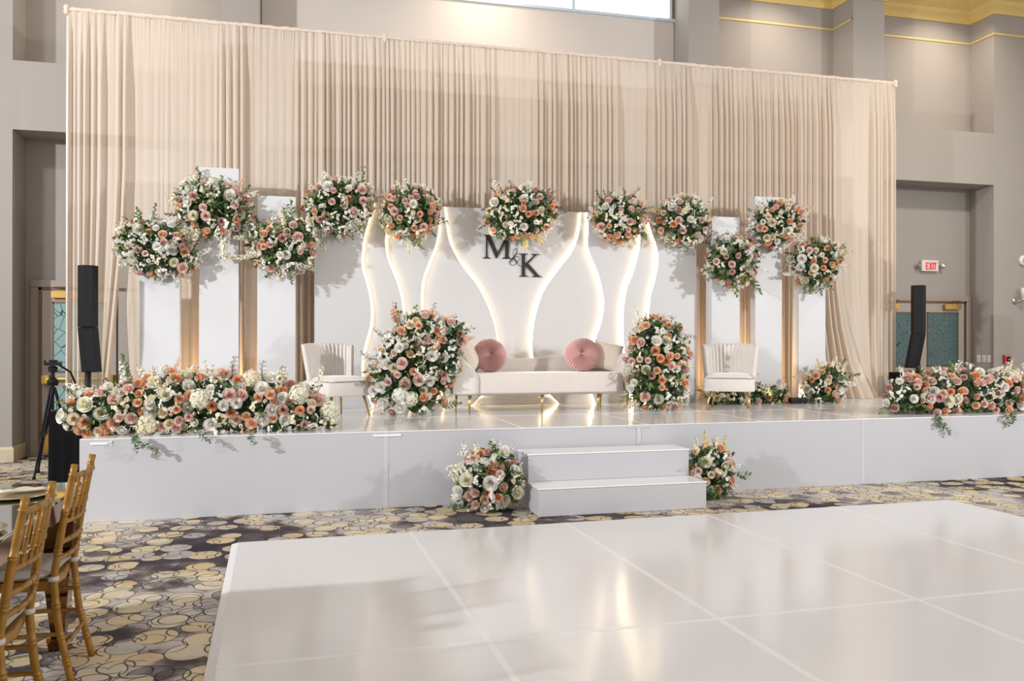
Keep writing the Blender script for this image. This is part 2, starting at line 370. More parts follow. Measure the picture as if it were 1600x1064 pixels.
# ================================================================== STAGE
SR = .015
def stage_y(x): return 7.33 + SR * x
SX0, SX1 = -1.665, 9.4
st = thing('stage', 'long low white stage platform spanning the hall below the draped backdrop', 'stage', (0, 7.33, 0), SR)
MB().box((SX0, 0, SH - .012), (SX1, 3.12, SH)).build('deck', M_DECK, st, bevel=.004)
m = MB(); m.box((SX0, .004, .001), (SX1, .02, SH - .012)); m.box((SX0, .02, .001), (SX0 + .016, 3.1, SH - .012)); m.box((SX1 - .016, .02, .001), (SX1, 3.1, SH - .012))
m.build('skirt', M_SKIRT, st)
m = MB()
for px in (603, 1355):
    x = onY(px, 700, 7.35).x; m.box((x - .02, .0015, .001), (x + .02, .004, SH - .012))
m.build('skirt_seam', mat('skirt_seam_strip', (.55, .55, .58), .35), st)
m = MB()
for x in (.75, 1.97, 3.19, 4.41, 5.63, 6.85): m.box((x - .012, .01, SH), (x + .012, 3.1, SH + .0008))
m.box((SX0, 1.21, SH), (SX1, 1.23, SH + .0008)); m.box((SX0, 2.43, SH), (SX1, 2.45, SH + .0008)); m.build('deck_seam', M_DFSEAM, st)
for x0p, x1p, yp in ((142, 172, 693), (583, 627, 681)):
    a = onY(x0p, yp, 7.33); b = onY(x1p, yp, 7.33); m = MB(); m.box((a.x, -.004, a.z - .008), (b.x, .003, a.z + .008))
    if x0p == 142: m.prism([(b.x - .02, a.z), (b.x + .02, a.z + .02), (b.x + .02, a.z + .008), (b.x, a.z), (b.x + .02, a.z - .008), (b.x + .02, a.z - .016)], -.004, .002)
    m.build('tape_strip', M_SEAM, st)
a = onY(1000, 667, 7.35); m = MB(); m.box((a.x - .02, -.002, .48), (a.x + .02, .003, SH - .02)); m.box((a.x - .11, -.003, SH - .03), (a.x + .11, .002, SH - .018)); m.build('tape_strip', MATS['skirt_seam_strip'], st)

sp = thing('stage_steps', 'two white box steps leading up to the centre of the stage', 'steps', (1.925, 6.66, 0), SR * .5)
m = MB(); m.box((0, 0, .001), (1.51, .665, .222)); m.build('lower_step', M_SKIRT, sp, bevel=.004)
m = MB(); m.box((-.006, -.006, .223), (1.516, .34, .235)); m.build('tread', M_WHITE, sp, bevel=.003)
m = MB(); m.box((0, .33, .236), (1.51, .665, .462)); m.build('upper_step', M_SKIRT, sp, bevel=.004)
m = MB(); m.box((-.006, .324, .463), (1.516, .666, .475)); m.build('tread', M_WHITE, sp, bevel=.003)

# ================================================================== DRAPES
random.seed(11)
ZT = 5.115; YD = 10.33
def pleat_profile(x0, x1, step, seed, strong):
    rnd = random.Random(seed); n = int((x1 - x0) / step) + 1; d = [0.0] * (n + 1); x = x0
    while x < x1:
        tight = rnd.random() < strong
        wseg = rnd.uniform(.18, .5) if tight else rnd.uniform(.08, .26); xe = min(x1, x + wseg)
        while x < xe:
            wv = rnd.uniform(.045, .095) if tight else rnd.uniform(.05, .12); amp = rnd.uniform(.035, .10) if tight else rnd.uniform(.004, .010)
            sharp = rnd.uniform(.5, 1.0)
            i0 = int((x - x0) / step); i1 = int((x + wv - x0) / step)
            for i in range(i0, min(i1, n) + 1):
                t = (x0 + i * step - x) / wv; t = min(max(t, 0), 1); d[i] = max(d[i], amp * math.sin(PI * t) ** sharp) if tight else amp * math.sin(PI * t)
            x += wv
    return d
def drape(label, x0, x1, zb, seed, warp=lambda x, t: 0, strong=.62, yw=lambda x, t: 0, zbw=None):
    step = .0105; d = pleat_profile(x0, x1, step, seed, strong); n = len(d) - 1
    rows = [0, .012, .03, .06, .1, .16, .24, .34, .45, .56, .67, .78, .88, .95, 1.0]
    rnd = random.Random(seed + 1); gph = [rnd.uniform(-1, 1) for _ in range(n + 1)]
    m = MB(); W = len(d); vs = []
    for t in rows:
        for i in range(W):
            x = x0 + i * step; z_b = zbw(x) if zbw else zb
            g = math.exp(-t * 16)
            dd = d[i] * (.35 + .65 * min(1, t * 6)) * (1 + .25 * t)
            dd += g * .012 * gph[i]
            sway = .010 * math.sin(x * 5 + seed) * t + .006 * math.sin(x * 23 + t * 2.5 + seed) * t
            vs.append((x + sway + warp(x, t), YD - dd + yw(x, t), ZT + (z_b - ZT) * t))
    fs = [(j * W + i, j * W + i + 1, (j + 1) * W + i + 1, (j + 1) * W + i) for j in range(len(rows) - 1) for i in range(W - 1)]
    m.add(vs, fs); o = m.build('curtain', M_CURT, smooth=True); return tag(o, label, 'curtain', 'pipe and drape curtains')
XL, XR = -2.49, 8.25
def warpA(x, t):
    k = max(0, (x - (-2.45)) / .55); tt = max(0, (t - .40) / .60)
    return -.27 * (min(1, k) ** 2) * tt ** 1.1
def warpB(x, t):
    k = max(0, 1 - (x - (-1.92)) / .45); tt = max(0, (t - .42) / .58); return .10 * k * tt
drape('leftmost beige curtain falling behind the left speaker and pulled aside from the door', XL, -1.86, .03, 3, warpA)
drape('long beige pleated curtain behind the three left towers', -1.915, 1.02, .03, 5, warpB, zbw=lambda x: .03 if x < -1.82 else SH + .006)
drape('beige pleated curtain behind the centre of the wavy backdrop', 1.03, 4.62, SH + .006, 8, strong=.66)
def warpD(x, t):
    k = max(0, 1 - abs(x - 7.35) / .35); k2 = max(0, 1 - abs(x - 6.95) / .3); return (.30 * k + .16 * k2) * max(0, (t - .45) / .55) ** 2.2
def ywD(x, t):
    k = max(0, 1 - abs(x - 7.4) / .55); return -.42 * k * max(0, (t - .55) / .45) ** 2.5
drape('right beige curtain with one fold swept out onto the stage', 4.63, XR, SH + .006, 21, warpD, strong=.55, yw=ywD)
fr = thing('curtain_crossbar', 'fabric-sleeved crossbar pipe holding up the beige curtains', 'curtain rod', (0, YD, 0))
m = MB(); rnd = random.Random(2); pts = []; rr = []
xx = XL
while xx < XR: pts.append((xx, 0, ZT + .012 + rnd.uniform(-.004, .004))); rr.append(.024 + rnd.uniform(-.005, .005)); xx += .03
m.tube(pts, rr, 8); m.build('crossbar', M_ROD, fr, smooth=True)
for x in (XL, 1.025, 4.625, XR):
    m = MB(); m.tube([(x, .06, .02 if x < -1.7 else SH + .01), (x, .06, ZT + .02)], .022, 8); m.build('upright', mat('pipe_aluminium', (.5, .5, .5), .4, 1) if 'pipe_aluminium' not in MATS else MATS['pipe_aluminium'], fr)
    m = MB(); m.lathe([(.005, -.06), (.024, -.045), (.034, -.02), (.026, .01), (.034, .03), (.022, .05), (.004, .06)], 10, (x, -.01, ZT)); m.build('fabric_knot', M_ROD, fr, smooth=True)

# ================================================================== TOWERS
def tower(label, pxl, pxr, top, Y=9.7):
    xl = onY(pxl, 450, Y).x; xr = onY(pxr, 450, Y).x
    t = thing('display_tower', label, 'tower', ((xl + xr) / 2, Y, SH), 0, 'white towers either side of the backdrop')
    wd = xr - xl
    MB().box((-wd / 2, 0, .001), (wd / 2, .022, top - SH)).build('front_board', M_TOWER, t, bevel=.003)
    m = MB(); m.box((-wd / 2 + .004, .0225, .001), (-wd / 2 + .02, .16, top - SH - .004)); m.box((wd / 2 - .02, .0225, .001), (wd / 2 - .004, .16, top - SH - .004)); m.box((-wd / 2 + .021, .0225, top - SH - .02), (wd / 2 - .021, .16, top - SH - .004)); m.build('side_boards', M_TOWER, t)
tower('leftmost white display tower, lowest of the left three', 218, 281, 2.752)
tower('tallest white display tower, second from the left', 311, 373, 3.325)
tower('white display tower just left of the wavy backdrop', 402, 462, 3.042)
tower('white display tower just right of the wavy backdrop', 1112, 1156, 3.02)
tower('tall white display tower in the middle of the right three', 1180, 1222, 3.30)
tower('rightmost white display tower, lowest of the right three', 1248, 1290, 2.712)

# ================================================================== WAVY BACKDROP
YB = 10.06; GAP = .045; BT = 3.055
CUR = {1: [(583, 318), (577, 340), (568, 375), (565, 410), (568, 427), (576, 455), (580, 485), (578, 510), (570, 540), (565, 568), (568, 600), (582, 634)],
       2: [(608, 320), (604, 355), (602, 380), (606, 405), (617, 432), (626, 460), (630, 490), (631, 520), (628, 560), (632, 600), (640, 634)],
       3: [(675, 321), (684, 340), (685, 357), (680, 385), (668, 415), (660, 440), (658, 470), (660, 500), (668, 540), (680, 580), (694, 634)],
       4: [(694, 322), (697, 350), (704, 382), (722, 415), (745, 445), (763, 480), (773, 510), (777, 540), (775, 575), (762, 605), (738, 634)],
       5: [(909, 331), (905, 365), (893, 395), (870, 425), (850, 455), (838, 490), (833, 520), (832, 545), (838, 578), (850, 605), (874, 634)],
       6: [(918, 332), (920, 355), (919, 385), (926, 405), (936, 430), (943, 460), (944, 480), (940, 505), (931, 530), (923, 560), (921, 595), (931, 634)],
       7: [(1000, 335), (1001, 360), (999, 390), (990, 425), (980, 450), (975, 480), (974, 510), (976, 545), (984, 590), (992, 634)],
       8: [(1010, 336), (1018, 360), (1027, 388), (1029, 408), (1025, 435), (1018, 460), (1015, 485), (1012, 510), (1008, 545), (1006, 590), (1010, 634)]}
def catmull(P, n):
    out = []
    for i in range(len(P) - 1):
        p0 = P[max(i - 1, 0)]; p1 = P[i]; p2 = P[i + 1]; p3 = P[min(i + 2, len(P) - 1)]
        for k in range(n):
            t = k / n
            out.append(tuple(.5 * ((2 * b) + (-a + c) * t + (2 * a - 5 * b + 4 * c - d) * t * t + (-a + 3 * b - 3 * c + d) * t ** 3) for a, b, c, d in zip(p0, p1, p2, p3)))
    out.append(tuple(P[-1])); return out
bd = thing('wavy_backdrop', 'white layered backdrop with glowing wavy edges behind the sofa', 'backdrop', (0, YB, 0))
def layer_y(i): return {1: YB - 4 * GAP, 2: YB - 3 * GAP, 3: YB - 2 * GAP, 4: YB - GAP, 5: YB - GAP, 6: YB - 2 * GAP, 7: YB - 3 * GAP, 8: YB - 4 * GAP}[i]
curve_xz = {}
for i in range(1, 9):
    y = layer_y(i); P = [onY(px, py, y) for px, py in CUR[i]]; P = [(p.x, p.z) for p in P]
    P[0] = (P[0][0], BT); P[-1] = (P[-1][0], SH + .002); curve_xz[i] = catmull(P, 6)
XBL, XBR = onY(491, 450, layer_y(1)).x, onY(1088, 450, layer_y(8)).x
for i in range(1, 9):
    c = curve_xz[i]; y = layer_y(i) - YB
    if i <= 4:
        xo = XBL if i == 1 else min(x for x, z in curve_xz[i - 1]) - .12
        poly = [(xo, BT)] + c + [(xo, SH + .002)]
    else:
        xo = XBR if i == 8 else max(x for x, z in curve_xz[i + 1]) + .12
        poly = [(xo, BT)] + c + [(xo, SH + .002)]
    b = MB().prism(poly, y, y + .02).build('wave_board', M_BOARD, bd, fixn=True)
    sgn = -1 if i <= 4 else 1
    if i == 7: sgn = -.6
    m = MB(); m.tube([(x + sgn * .010, y + .033, z) for x, z in c], .0085, 6)
    m.build('led_strip', M_LED, bd)
x0 = min(x for x, z in curve_xz[4]) - .12; x1 = max(x for x, z in curve_xz[5]) + .12; xs = onY(803, 450, YB).x
m = MB(); m.box((x0, 0, SH + .002), (xs - .003, .02, BT + .005)); m.box((xs + .003, 0, SH + .002), (x1, .02, BT + .005)); m.build('centre_board', M_BOARD, bd); m = MB(); m.box((xs - .003, .001, SH + .09), (xs + .003, .018, BT)); m.build('centre_seam_glow', mat('seam_glow_cream', (.80, .70, .56), .5), bd)  # cream colour paints the thin glow along the centre seam
m = MB(); m.box((x0, -.012, SH + .002), (x1, -.001, SH + .085)); m.build('base_rail', M_BOARD, bd, bevel=.003)

# letters --------------------------------------------------------------
def lp(cx, cy): p = onY(740 + cx * 140 / 1354, 340 + cy * 110 / 1064, YB - .03); return (p.x, p.z)
def letter(polys, lab):
    m = MB()
    for k, pl in enumerate(polys):
        m.prism([lp(*q) for q in pl], -.020 - k * .0004, -.001)
    m.build('letter', M_BLACKL, bd, fixn=True)['label'] = lab
letter([[(145, 255), (240, 258), (262, 290), (365, 520), (350, 615), (345, 612), (205, 300), (180, 270)], [(192, 290), (210, 290), (214, 580), (222, 600), (262, 610), (262, 616), (142, 610), (142, 604), (182, 596), (192, 580)],
        [(482, 290), (535, 275), (372, 575), (350, 615), (345, 590)], [(484, 290), (534, 275), (532, 580), (540, 602), (570, 612), (570, 619), (438, 617), (438, 611), (474, 602), (484, 585)],
        [(490, 262), (580, 262), (580, 268), (534, 285), (484, 300)]], 'black serif letter M')
letter([[(735, 570), (782, 570), (782, 860), (792, 878), (838, 884), (838, 890), (698, 888), (698, 882), (728, 876), (735, 858)], [(690, 541), (828, 541), (828, 547), (790, 556), (782, 575), (735, 575), (725, 556), (690, 548)],
        [(782, 700), (915, 575), (905, 556), (880, 552), (880, 546), (998, 548), (998, 554), (960, 566), (935, 582), (800, 722), (782, 730)],
        [(795, 710), (830, 690), (985, 868), (1012, 884), (1045, 890), (1045, 897), (890, 894), (890, 888), (925, 880), (925, 866), (785, 722)]], 'black serif letter K')
amp = catmull([(740, 733), (712, 730), (680, 705), (650, 660), (622, 612), (606, 560), (608, 505), (628, 470), (650, 468), (664, 492), (655, 535), (622, 588), (580, 630), (553, 668), (560, 702), (592, 718), (630, 708), (668, 672), (694, 628), (688, 592), (664, 584), (642, 598)], 4)
m = MB(); N_ = len(amp); pts = []; rr = []
for k, q in enumerate(amp):
    x, z = lp(*q); pts.append((x, -.010, z)); t = k / N_; rr.append(.0028 + .0040 * max(0, math.sin(PI * (t - .1) / .12) if .1 < t < .22 else 0) + .0045 * (math.sin(PI * (t - .42) / .24) if .42 < t < .66 else 0))
m.tube(pts, rr, 6); x_, z_ = lp(585, 670); x2, z2 = lp(612, 628); m.tube([(x_, -.010, z_), (x2, -.010, z2)], .0022, 6)
m.build('letter', M_BLACKL, bd)['label'] = 'thin black ampersand'

# ================================================================== FLOWERS
def rose_mesh(seed, key, full=1.0):
    rnd = random.Random(seed); m = MB()
    layers = [(3, .10, .20, .50, 1.1, .00, 1), (4, .16, .34, .46, .98, .02, 1), (5, .22, .50, .36, .95, .06, 0), (5, .26, .68, .20, .92, .14, 0), (6, .28, .86, .00, .88, .24, 0)]
    for li, (n, r0, r1, zt, hw, curl, mi) in enumerate(layers):
        off = rnd.uniform(0, 6)
        for k in range(n):
            a0 = off + 2 * PI * k / n + rnd.uniform(-.12, .12); w_ = hw * (2 * PI / n) * .82; z1 = zt + rnd.uniform(-.05, .05); rr = r1 * rnd.uniform(.92, 1.06) * full
            def fn(u, v, a0=a0, w_=w_, z1=z1, rr=rr):
                uu = u * 2 - 1; a = a0 + uu * w_ * (.62 + .38 * math.sin(PI * min(1, v * .75 + .1)))
                r = r0 + (rr - r0) * math.sin(v * PI / 2) ** .8 + (curl * .5 * max(0, v - .7) / .3 if v > .7 else 0) - .03 * uu * uu
                z = -.42 + (z1 + .42) * v - curl * .6 * max(0, v - .75) * 2 - .06 * v * uu * uu
                r += .035 * uu * v
                return (r * math.cos(a), r * math.sin(a), z)
            m.grid(fn, 4, 4, mi)
    # coiled heart
    pts = []
    def heart(u, v):
        a = u * PI * 3.2; r = .03 + .11 * u + .02 * v; return (r * math.cos(a), r * math.sin(a), -.2 + .70 * v - .05 * u)
    m.grid(heart, 14, 2, 1)
    # green sepals
    for k in range(4):
        a = k * PI / 2 + .3
        m.add([(0, 0, -.45), (.30 * math.cos(a - .25), .30 * math.sin(a - .25), -.40), (.55 * math.cos(a), .55 * math.sin(a), -.37), (.30 * math.cos(a + .25), .30 * math.sin(a + .25), -.40)], [(0, 1, 2, 3)], 2)
    return m.mesh('rose', [FLW[key][0], FLW[key][1], G_MID], True)
def blossom(m, p, d, r, rnd, mi=0, n=5, mc=1):
    q = d.to_track_quat('Z', 'Y').to_matrix().to_4x4(); T = Matrix.Translation(p) @ q; off = rnd.uniform(0, 6)
    for k in range(n):
        a = off + 2 * PI * k / n; c, s = math.cos(a), math.sin(a); w_ = r * (.52 if n == 5 else .62); cup = r * rnd.uniform(.1, .45)
        pts = [(0, 0, 0), (c * r * .55 - s * w_, s * r * .55 + c * w_, cup * .6), (c * r, s * r, cup), (c * r * .55 + s * w_, s * r * .55 - c * w_, cup * .6), (c * r * .5, s * r * .5, cup * .25)]
        m.add(pts, [(0, 4, 1), (4, 2, 1), (0, 3, 4), (4, 3, 2)], mi, T)
    if mc is not None: m.lathe([(r * .14, 0), (r * .10, r * .2), (.0005, r * .26)], 5, (0, 0, 0), mc, T)
def hydrangea_mesh(seed, key):
    rnd = random.Random(seed); m = MB()
    for k in range(70):
        z = 1 - (k + .5) / 70 * 1.45; ph = k * 2.39996; r = math.sqrt(max(0, 1 - z * z)); d = Vector((r * math.cos(ph), r * math.sin(ph), z)).normalized()
        rr = rnd.uniform(.78, .98); blossom(m, d * rr, (d + Vector([rnd.uniform(-.3, .3) for _ in range(3)])).normalized(), rnd.uniform(.20, .27), rnd, 0, 4, 1)
    m.lathe([(.1, -.5), (.6, -.35), (.75, 0), (.6, .45), (.2, .7)], 10, (0, 0, 0), 2)
    return m.mesh('hydrangea', [FLW[key][0], FLW[key][1], G_LIME], True)
def spike_mesh(seed, key, nb=26, tip=True):   # blossom-covered stem, unit length along +Z
    rnd = random.Random(seed); m = MB(); bend = rnd.uniform(-.12, .12); bx = rnd.uniform(-.1, .1)
    def ax(t): return Vector((bend * t * t + .03 * math.sin(t * 5), bx * t * t, t))
    m.tube([ax(t / 6) for t in range(7)], [.014, .013, .012, .010, .008, .006, .004], 5, 2)
    for k in range(nb):
        t = .12 + .80 * k / nb; a = k * 2.4 + rnd.uniform(-.4, .4); rad = (.085 - .06 * t) * rnd.uniform(.8, 1.3) + .018; d = Vector((math.cos(a), math.sin(a), .45)).normalized()
        blossom(m, ax(t) + d * rad, d, (.085 - .045 * t) * rnd.uniform(.85, 1.15), rnd, 0, 5, 1)
    for k in range(7):
        t = .88 + .018 * k; a = k * 2.4; d = Vector((math.cos(a), math.sin(a), 1)).normalized(); p = ax(min(t, 1)) + d * .012; m.lathe([(.003, -.012), (.012, 0), (.003, .018)], 5, p, 3)
    for k in range(4): leaf(m, ax(.05 + .06 * k), Vector((math.cos(k * 2), math.sin(k * 2), .5)).normalized(), .14, .05, rnd, 3)
    return m.mesh('blossom_stem', [FLW[key][0], FLW[key][1], M_STEM, G_LIME], True)
def twig_mesh(seed, key):    # brown twig with buds and a few blossoms
    rnd = random.Random(seed); m = MB()
    def ax(t): return Vector((.10 * math.sin(t * 3 + seed), .06 * math.sin(t * 4), t))
    m.tube([ax(t / 8) for t in range(9)], [.012, .011, .010, .009, .008, .007, .006, .005, .003], 5, 2)
    for k in range(16):
        t = .35 + .04 * k; a = k * 2.2; d = Vector((math.cos(a), math.sin(a), .9)).normalized(); p = ax(min(1, t)); m.tube([p, p + d * .06], .004, 4, 2); m.lathe([(.003, -.015), (.016, 0), (.003, .025)], 5, p + d * .065, 3)
        if t < .75: blossom(m, p + d * .06, d, rnd.uniform(.06, .09), rnd, 0, 5, 1)
    return m.mesh('budding_twig', [FLW[key][0], FLW[key][1], M_BROWN, mat('bud_mauve', (.28, .16, .16), .6) if 'bud_mauve' not in MATS else MATS['bud_mauve']], True)
def leaf(m, p, d, ln, wd, rnd, mi=0, round_=False):
    up = Vector((rnd.uniform(-1, 1), rnd.uniform(-1, 1), rnd.uniform(-1, 1)))
    s = d.cross(up)
    if s.length < .05: s = d.cross(Vector((1, 0, .3)))
    s.normalize(); n = s.cross(d).normalized()
    if round_: prof = [(0, .08), (.22, .42), (.5, .52), (.8, .36), (1, .02)]
    else: prof = [(0, .05), (.3, .42), (.55, .5), (.8, .28), (1, .01)]
    vs = []
    for t, w_ in prof:
        c = p + d * ln * t - n * ln * .12 * t * t; vs += [c - s * w_ * wd + n * wd * .10, c, c + s * w_ * wd + n * wd * .10]
    fs = []
    for i in range(4): fs += [(3 * i, 3 * i + 1, 3 * i + 4, 3 * i + 3), (3 * i + 1, 3 * i + 2, 3 * i + 5, 3 * i + 4)]
    m.add(vs, fs, mi)
def sprig_mesh(seed, kind):    # unit length leafy branch along +Z
    rnd = random.Random(seed); m = MB(); b = rnd.uniform(-.2, .2)
    def ax(t): return Vector((b * t * t, .08 * math.sin(t * 2.5 + seed), t))
    m.tube([ax(t / 6) for t in range(7)], [.010, .009, .008, .007, .006, .005, .003], 5, 1)
    if kind == 'eucalyptus':
        for k in range(14):
            t = .12 + .06 * k; a = (k % 2) * PI + k * .5; d = Vector((math.cos(a), math.sin(a), .5)).normalized(); leaf(m, ax(min(t, 1)), d, .17 - .05 * t, .17 - .05 * t, rnd, 0, True)
    elif kind == 'ruscus':
        for k in range(12):
            t = .15 + .07 * k; a = (k % 2) * PI + k * .3; d = Vector((math.cos(a), math.sin(a), .9)).normalized(); leaf(m, ax(min(t, 1)), d, .26 - .08 * t, .11, rnd, 0)
    else:
        for k in range(16):
            t = .12 + .055 * k; a = k * 1.9; d = Vector((math.cos(a), math.sin(a), .8)).normalized(); p = ax(min(t, 1)); L_ = .20 * (1.1 - t)
            m.tube([p, p + d * L_], .004, 4, 1)
            for q in range(5):
                pp = p + d * L_ * (q + 1) / 5; aa = a + q * 2.1; leaf(m, pp, Vector((math.cos(aa), math.sin(aa), .5)).normalized(), .065, .04, rnd, 0)
    return m.mesh('leaf_sprig', [{'eucalyptus': G_EUC, 'ruscus': G_MID, 'box': G_DARK, 'lime': G_LIME}[kind], M_STEM], True)
ROSE = {k: [rose_mesh(s, k, 1 + .05 * (s - 1)) for s in (1, 2)] for k in FLW}
HYD = {k: hydrangea_mesh(4, k) for k in ('white', 'ivory', 'cream', 'blush')}
SPK = {k: [spike_mesh(s, k) for s in (7, 8)] for k in ('white', 'ivory', 'cream', 'yellow', 'peach')}
TWG = {k: twig_mesh(9 + i, k) for i, k in enumerate(('white', 'peach', 'cream'))}
SPR = {k: [sprig_mesh(s, k) for s in (5, 6)] for k in ('eucalyptus', 'ruscus', 'box')}
MED = {}
def cluster_mesh(seed, key):     # small spray of little open blossoms
    rnd = random.Random(seed); m = MB()
    for k in range(16):
        d = Vector((rnd.uniform(-1, 1), rnd.uniform(-1, 1), rnd.uniform(.1, 1.1))).normalized(); p = d * rnd.uniform(.5, 1.0)
        m.tube([(0, 0, -.37), p], .012, 4, 2); blossom(m, p, d, rnd.uniform(.2, .32), rnd, 0, 5, 1)
    return m.mesh('blossom_spray', [FLW[key][0], FLW[key][1], M_STEM], True)
CLU = {k: [cluster_mesh(s, k) for s in (14, 15)] for k in ('white', 'ivory', 'cream', 'blush')}
def bud_mesh(key):
    m = MB()
    def fn(u, v): a = u * 2 * PI * 1.5; r = .42 * math.sin(PI * (.15 + .72 * v)) + .05 * u; return (r * math.cos(a), r * math.sin(a), -.5 + 1.1 * v - .06 * math.sin(a))
    m.grid(fn, 18, 5, 0)
    def f2(u, v): a = u * 2 * PI; r = .30 * math.sin(PI * (.2 + .55 * v)); return (r * math.cos(a), r * math.sin(a), -.4 + 1.0 * v)
    m.grid(f2, 10, 4, 1)
    for k in range(4):
        a = k * PI / 2; m.add([(0, 0, -.5), (.32 * math.cos(a - .4), .32 * math.sin(a - .4), -.35), (.46 * math.cos(a), .46 * math.sin(a), 0), (.32 * math.cos(a + .4), .32 * math.sin(a + .4), -.35)], [(0, 1, 2, 3)], 2)
    return m.mesh('rosebud', [FLW[key][0], FLW[key][1], G_LIME], True)
BUD = {k: bud_mesh(k) for k in ('white', 'blush', 'peach', 'cream')}

def pick(rnd, wts):
    s = sum(wts.values()); r = rnd.uniform(0, s)
    for k, v in wts.items():
        r -= v
        if r <= 0: return k
    return k
def arrangement(label, lobes, Y, pal, seed, n_rose=30, n_white=8, n_clu=10, n_hyd=0, n_bud=6, spikes=(), depth=.8, base_py=None, group='floral arrangements', rsize=.048, leaves=1.0, floor_z=None, name='flower_arrangement', back=.35, low_pal=None, green=(.45, .3, .2, .05), cat='flower arrangement'):
    rnd = random.Random(seed)
    L3 = []
    for (px, py, rx, ry) in lobes:
        c = onY(px, py, Y); k = mpp(c); L3.append((c, Vector((rx * k, max(.08, min(rx, ry) * k * depth), ry * k))))
    cen = sum((c for c, r in L3), Vector()) / len(L3)
    zb = floor_z if floor_z is not None else min(c.z - r.z for c, r in L3)
    root = thing(name, label, cat, (cen.x, Y, zb), 0, group); O = Vector(root.location)
    zmin = min(c.z - r.z for c, r in L3); zmax = max(c.z + r.z for c, r in L3)
    # dark foam body carrying the stems
    m = MB()
    for c, r in L3:
        vs = []; fs = []; nu, nv = 14, 8
        for j in range(nv + 1):
            th = PI * j / nv
            for i in range(nu):
                ph = 2 * PI * i / nu; q = .60; p = c + Vector((r.x * q * math.sin(th) * math.cos(ph), r.y * q * math.sin(th) * math.sin(ph), r.z * q * math.cos(th)))
                if floor_z is not None: p.z = max(p.z, floor_z + .004)
                vs.append(p - O)
        for j in range(nv):
            for i in range(nu): i2 = (i + 1) % nu; fs.append((j * nu + i, (j + 1) * nu + i, (j + 1) * nu + i2, j * nu + i2))
        m.add(vs, fs)
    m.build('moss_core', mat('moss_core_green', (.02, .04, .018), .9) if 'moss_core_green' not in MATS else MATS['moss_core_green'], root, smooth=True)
    area_ = [r.x * r.z for c, r in L3]; tot = sum(area_)
    def sample(sc=1.0, upb=0.0):
        for _ in range(60):
            r0 = rnd.uniform(0, tot); k = 0
            while r0 > area_[k] and k < len(area_) - 1: r0 -= area_[k]; k += 1
            c, r = L3[k]
            d = Vector((rnd.gauss(0, 1), rnd.gauss(0, 1), rnd.gauss(0, 1) + upb)).normalized()
            if d.y > back: continue
            p = c + Vector((d.x * r.x, d.y * r.y, d.z * r.z)) * sc
            if floor_z is not None and p.z < floor_z + .03: continue
            bad = False
            for kk, (c2, r2) in enumerate(L3):
                if kk == k: continue
                q = p - c2
                if (q.x / r2.x) ** 2 + (q.y / r2.y) ** 2 + (q.z / r2.z) ** 2 < .72 * sc * sc: bad = True; break
            if bad: continue
            nrm = Vector((d.x / r.x, d.y / r.y, d.z / r.z)).normalized()
            return p, nrm
        return p, Vector((0, -1, 0))
    # foliage, one leafy mass
    m = MB(); nl = int(430 * leaves * (tot / .09) ** .8); nl = min(nl, 4200)
    for _ in range(nl):
        p, nrm = sample(rnd.uniform(.62, .93)); d = (nrm + Vector((rnd.uniform(-1, 1), rnd.uniform(-1, 1), rnd.uniform(-1, 1))) * .9).normalized()
        r_ = rnd.random(); mi = 0 if r_ < green[0] else 1 if r_ < green[0] + green[1] else 2 if r_ < sum(green[:3]) else 3
        ln = rnd.uniform(.042, .085); leaf(m, p - O, d, ln * (1.0 if mi != 2 else .8), ln * (.55 if mi != 2 else .8), rnd, mi, mi == 2)
    if floor_z is not None: m.v = [(x, y, max(z, floor_z - O.z + .003) if O.y + y > stage_y(0) or floor_z < .1 else z) for x, y, z in m.v]
    m.build('foliage', [G_DARK, G_MID, G_EUC, G_LIME], root)
    placed = []
    def free(p, r):
        for q, rq in placed:
            if (p - q).length < (r + rq) * .62: return False
        return True
    def put(kind, table, n, smin, smax, palf, sc=1.0, tries=30):
        done = 0; t = 0
        while done < n and t < n * tries:
            t += 1; s = rnd.uniform(smin, smax); p, nrm = sample(sc)
            if not free(p, s): continue
            if floor_z is not None and p.z < floor_z + s * .7 : continue
            placed.append((p, s)); done += 1
            tz = (p.z - zmin) / (zmax - zmin); key = palf(tz)
            if key not in table: key = 'white'
            me = table[key]; me = rnd.choice(me) if isinstance(me, list) else me
            p = p + nrm * rnd.uniform(.0, .04)
            view = (-p.normalized() + Vector((0, 0, .15))); d = (nrm * .8 + view * .45 + Vector((rnd.uniform(-.35, .35), rnd.uniform(-.2, .2), rnd.uniform(-.3, .3)))).normalized()
            q = d.to_track_quat('Z', 'Y'); q = q @ Euler((0, 0, rnd.uniform(0, 6.28))).to_quaternion()
            mesh_obj(me.name.split('.')[0], me, root, p - O, q, s, '%s %s' % ({'coral': 'deep orange'}.get(key, key), kind))
    def palf(tz):
        wts = pal if (low_pal is None or rnd.random() < tz * 1.3 - .1) else low_pal
        return pick(rnd, wts)
    n_rose = int(n_rose * 1.5); n_clu = int(n_clu * 1.9); n_bud = int(n_bud * 1.6); n_white = int(n_white * 1.1)
    put('hydrangea head', HYD, n_hyd, .075, .095, lambda t: rnd.choice(['white', 'ivory', 'cream']), .92)
    put('rose', ROSE, n_white, rsize * 1.05, rsize * 1.35, lambda t: rnd.choice(['white', 'white', 'ivory', 'blush']))
    put('rose', ROSE, n_rose, rsize * .72, rsize * 1.05, palf)
    put('blossom spray', CLU, n_clu, rsize * 1.1, rsize * 1.6, lambda t: rnd.choice(['white', 'white', 'ivory', 'cream']), 1.02)
    put('rosebud', BUD, n_bud, rsize * .55, rsize * .8, lambda t: rnd.choice(['white', 'blush', 'peach', 'cream']), 1.06)
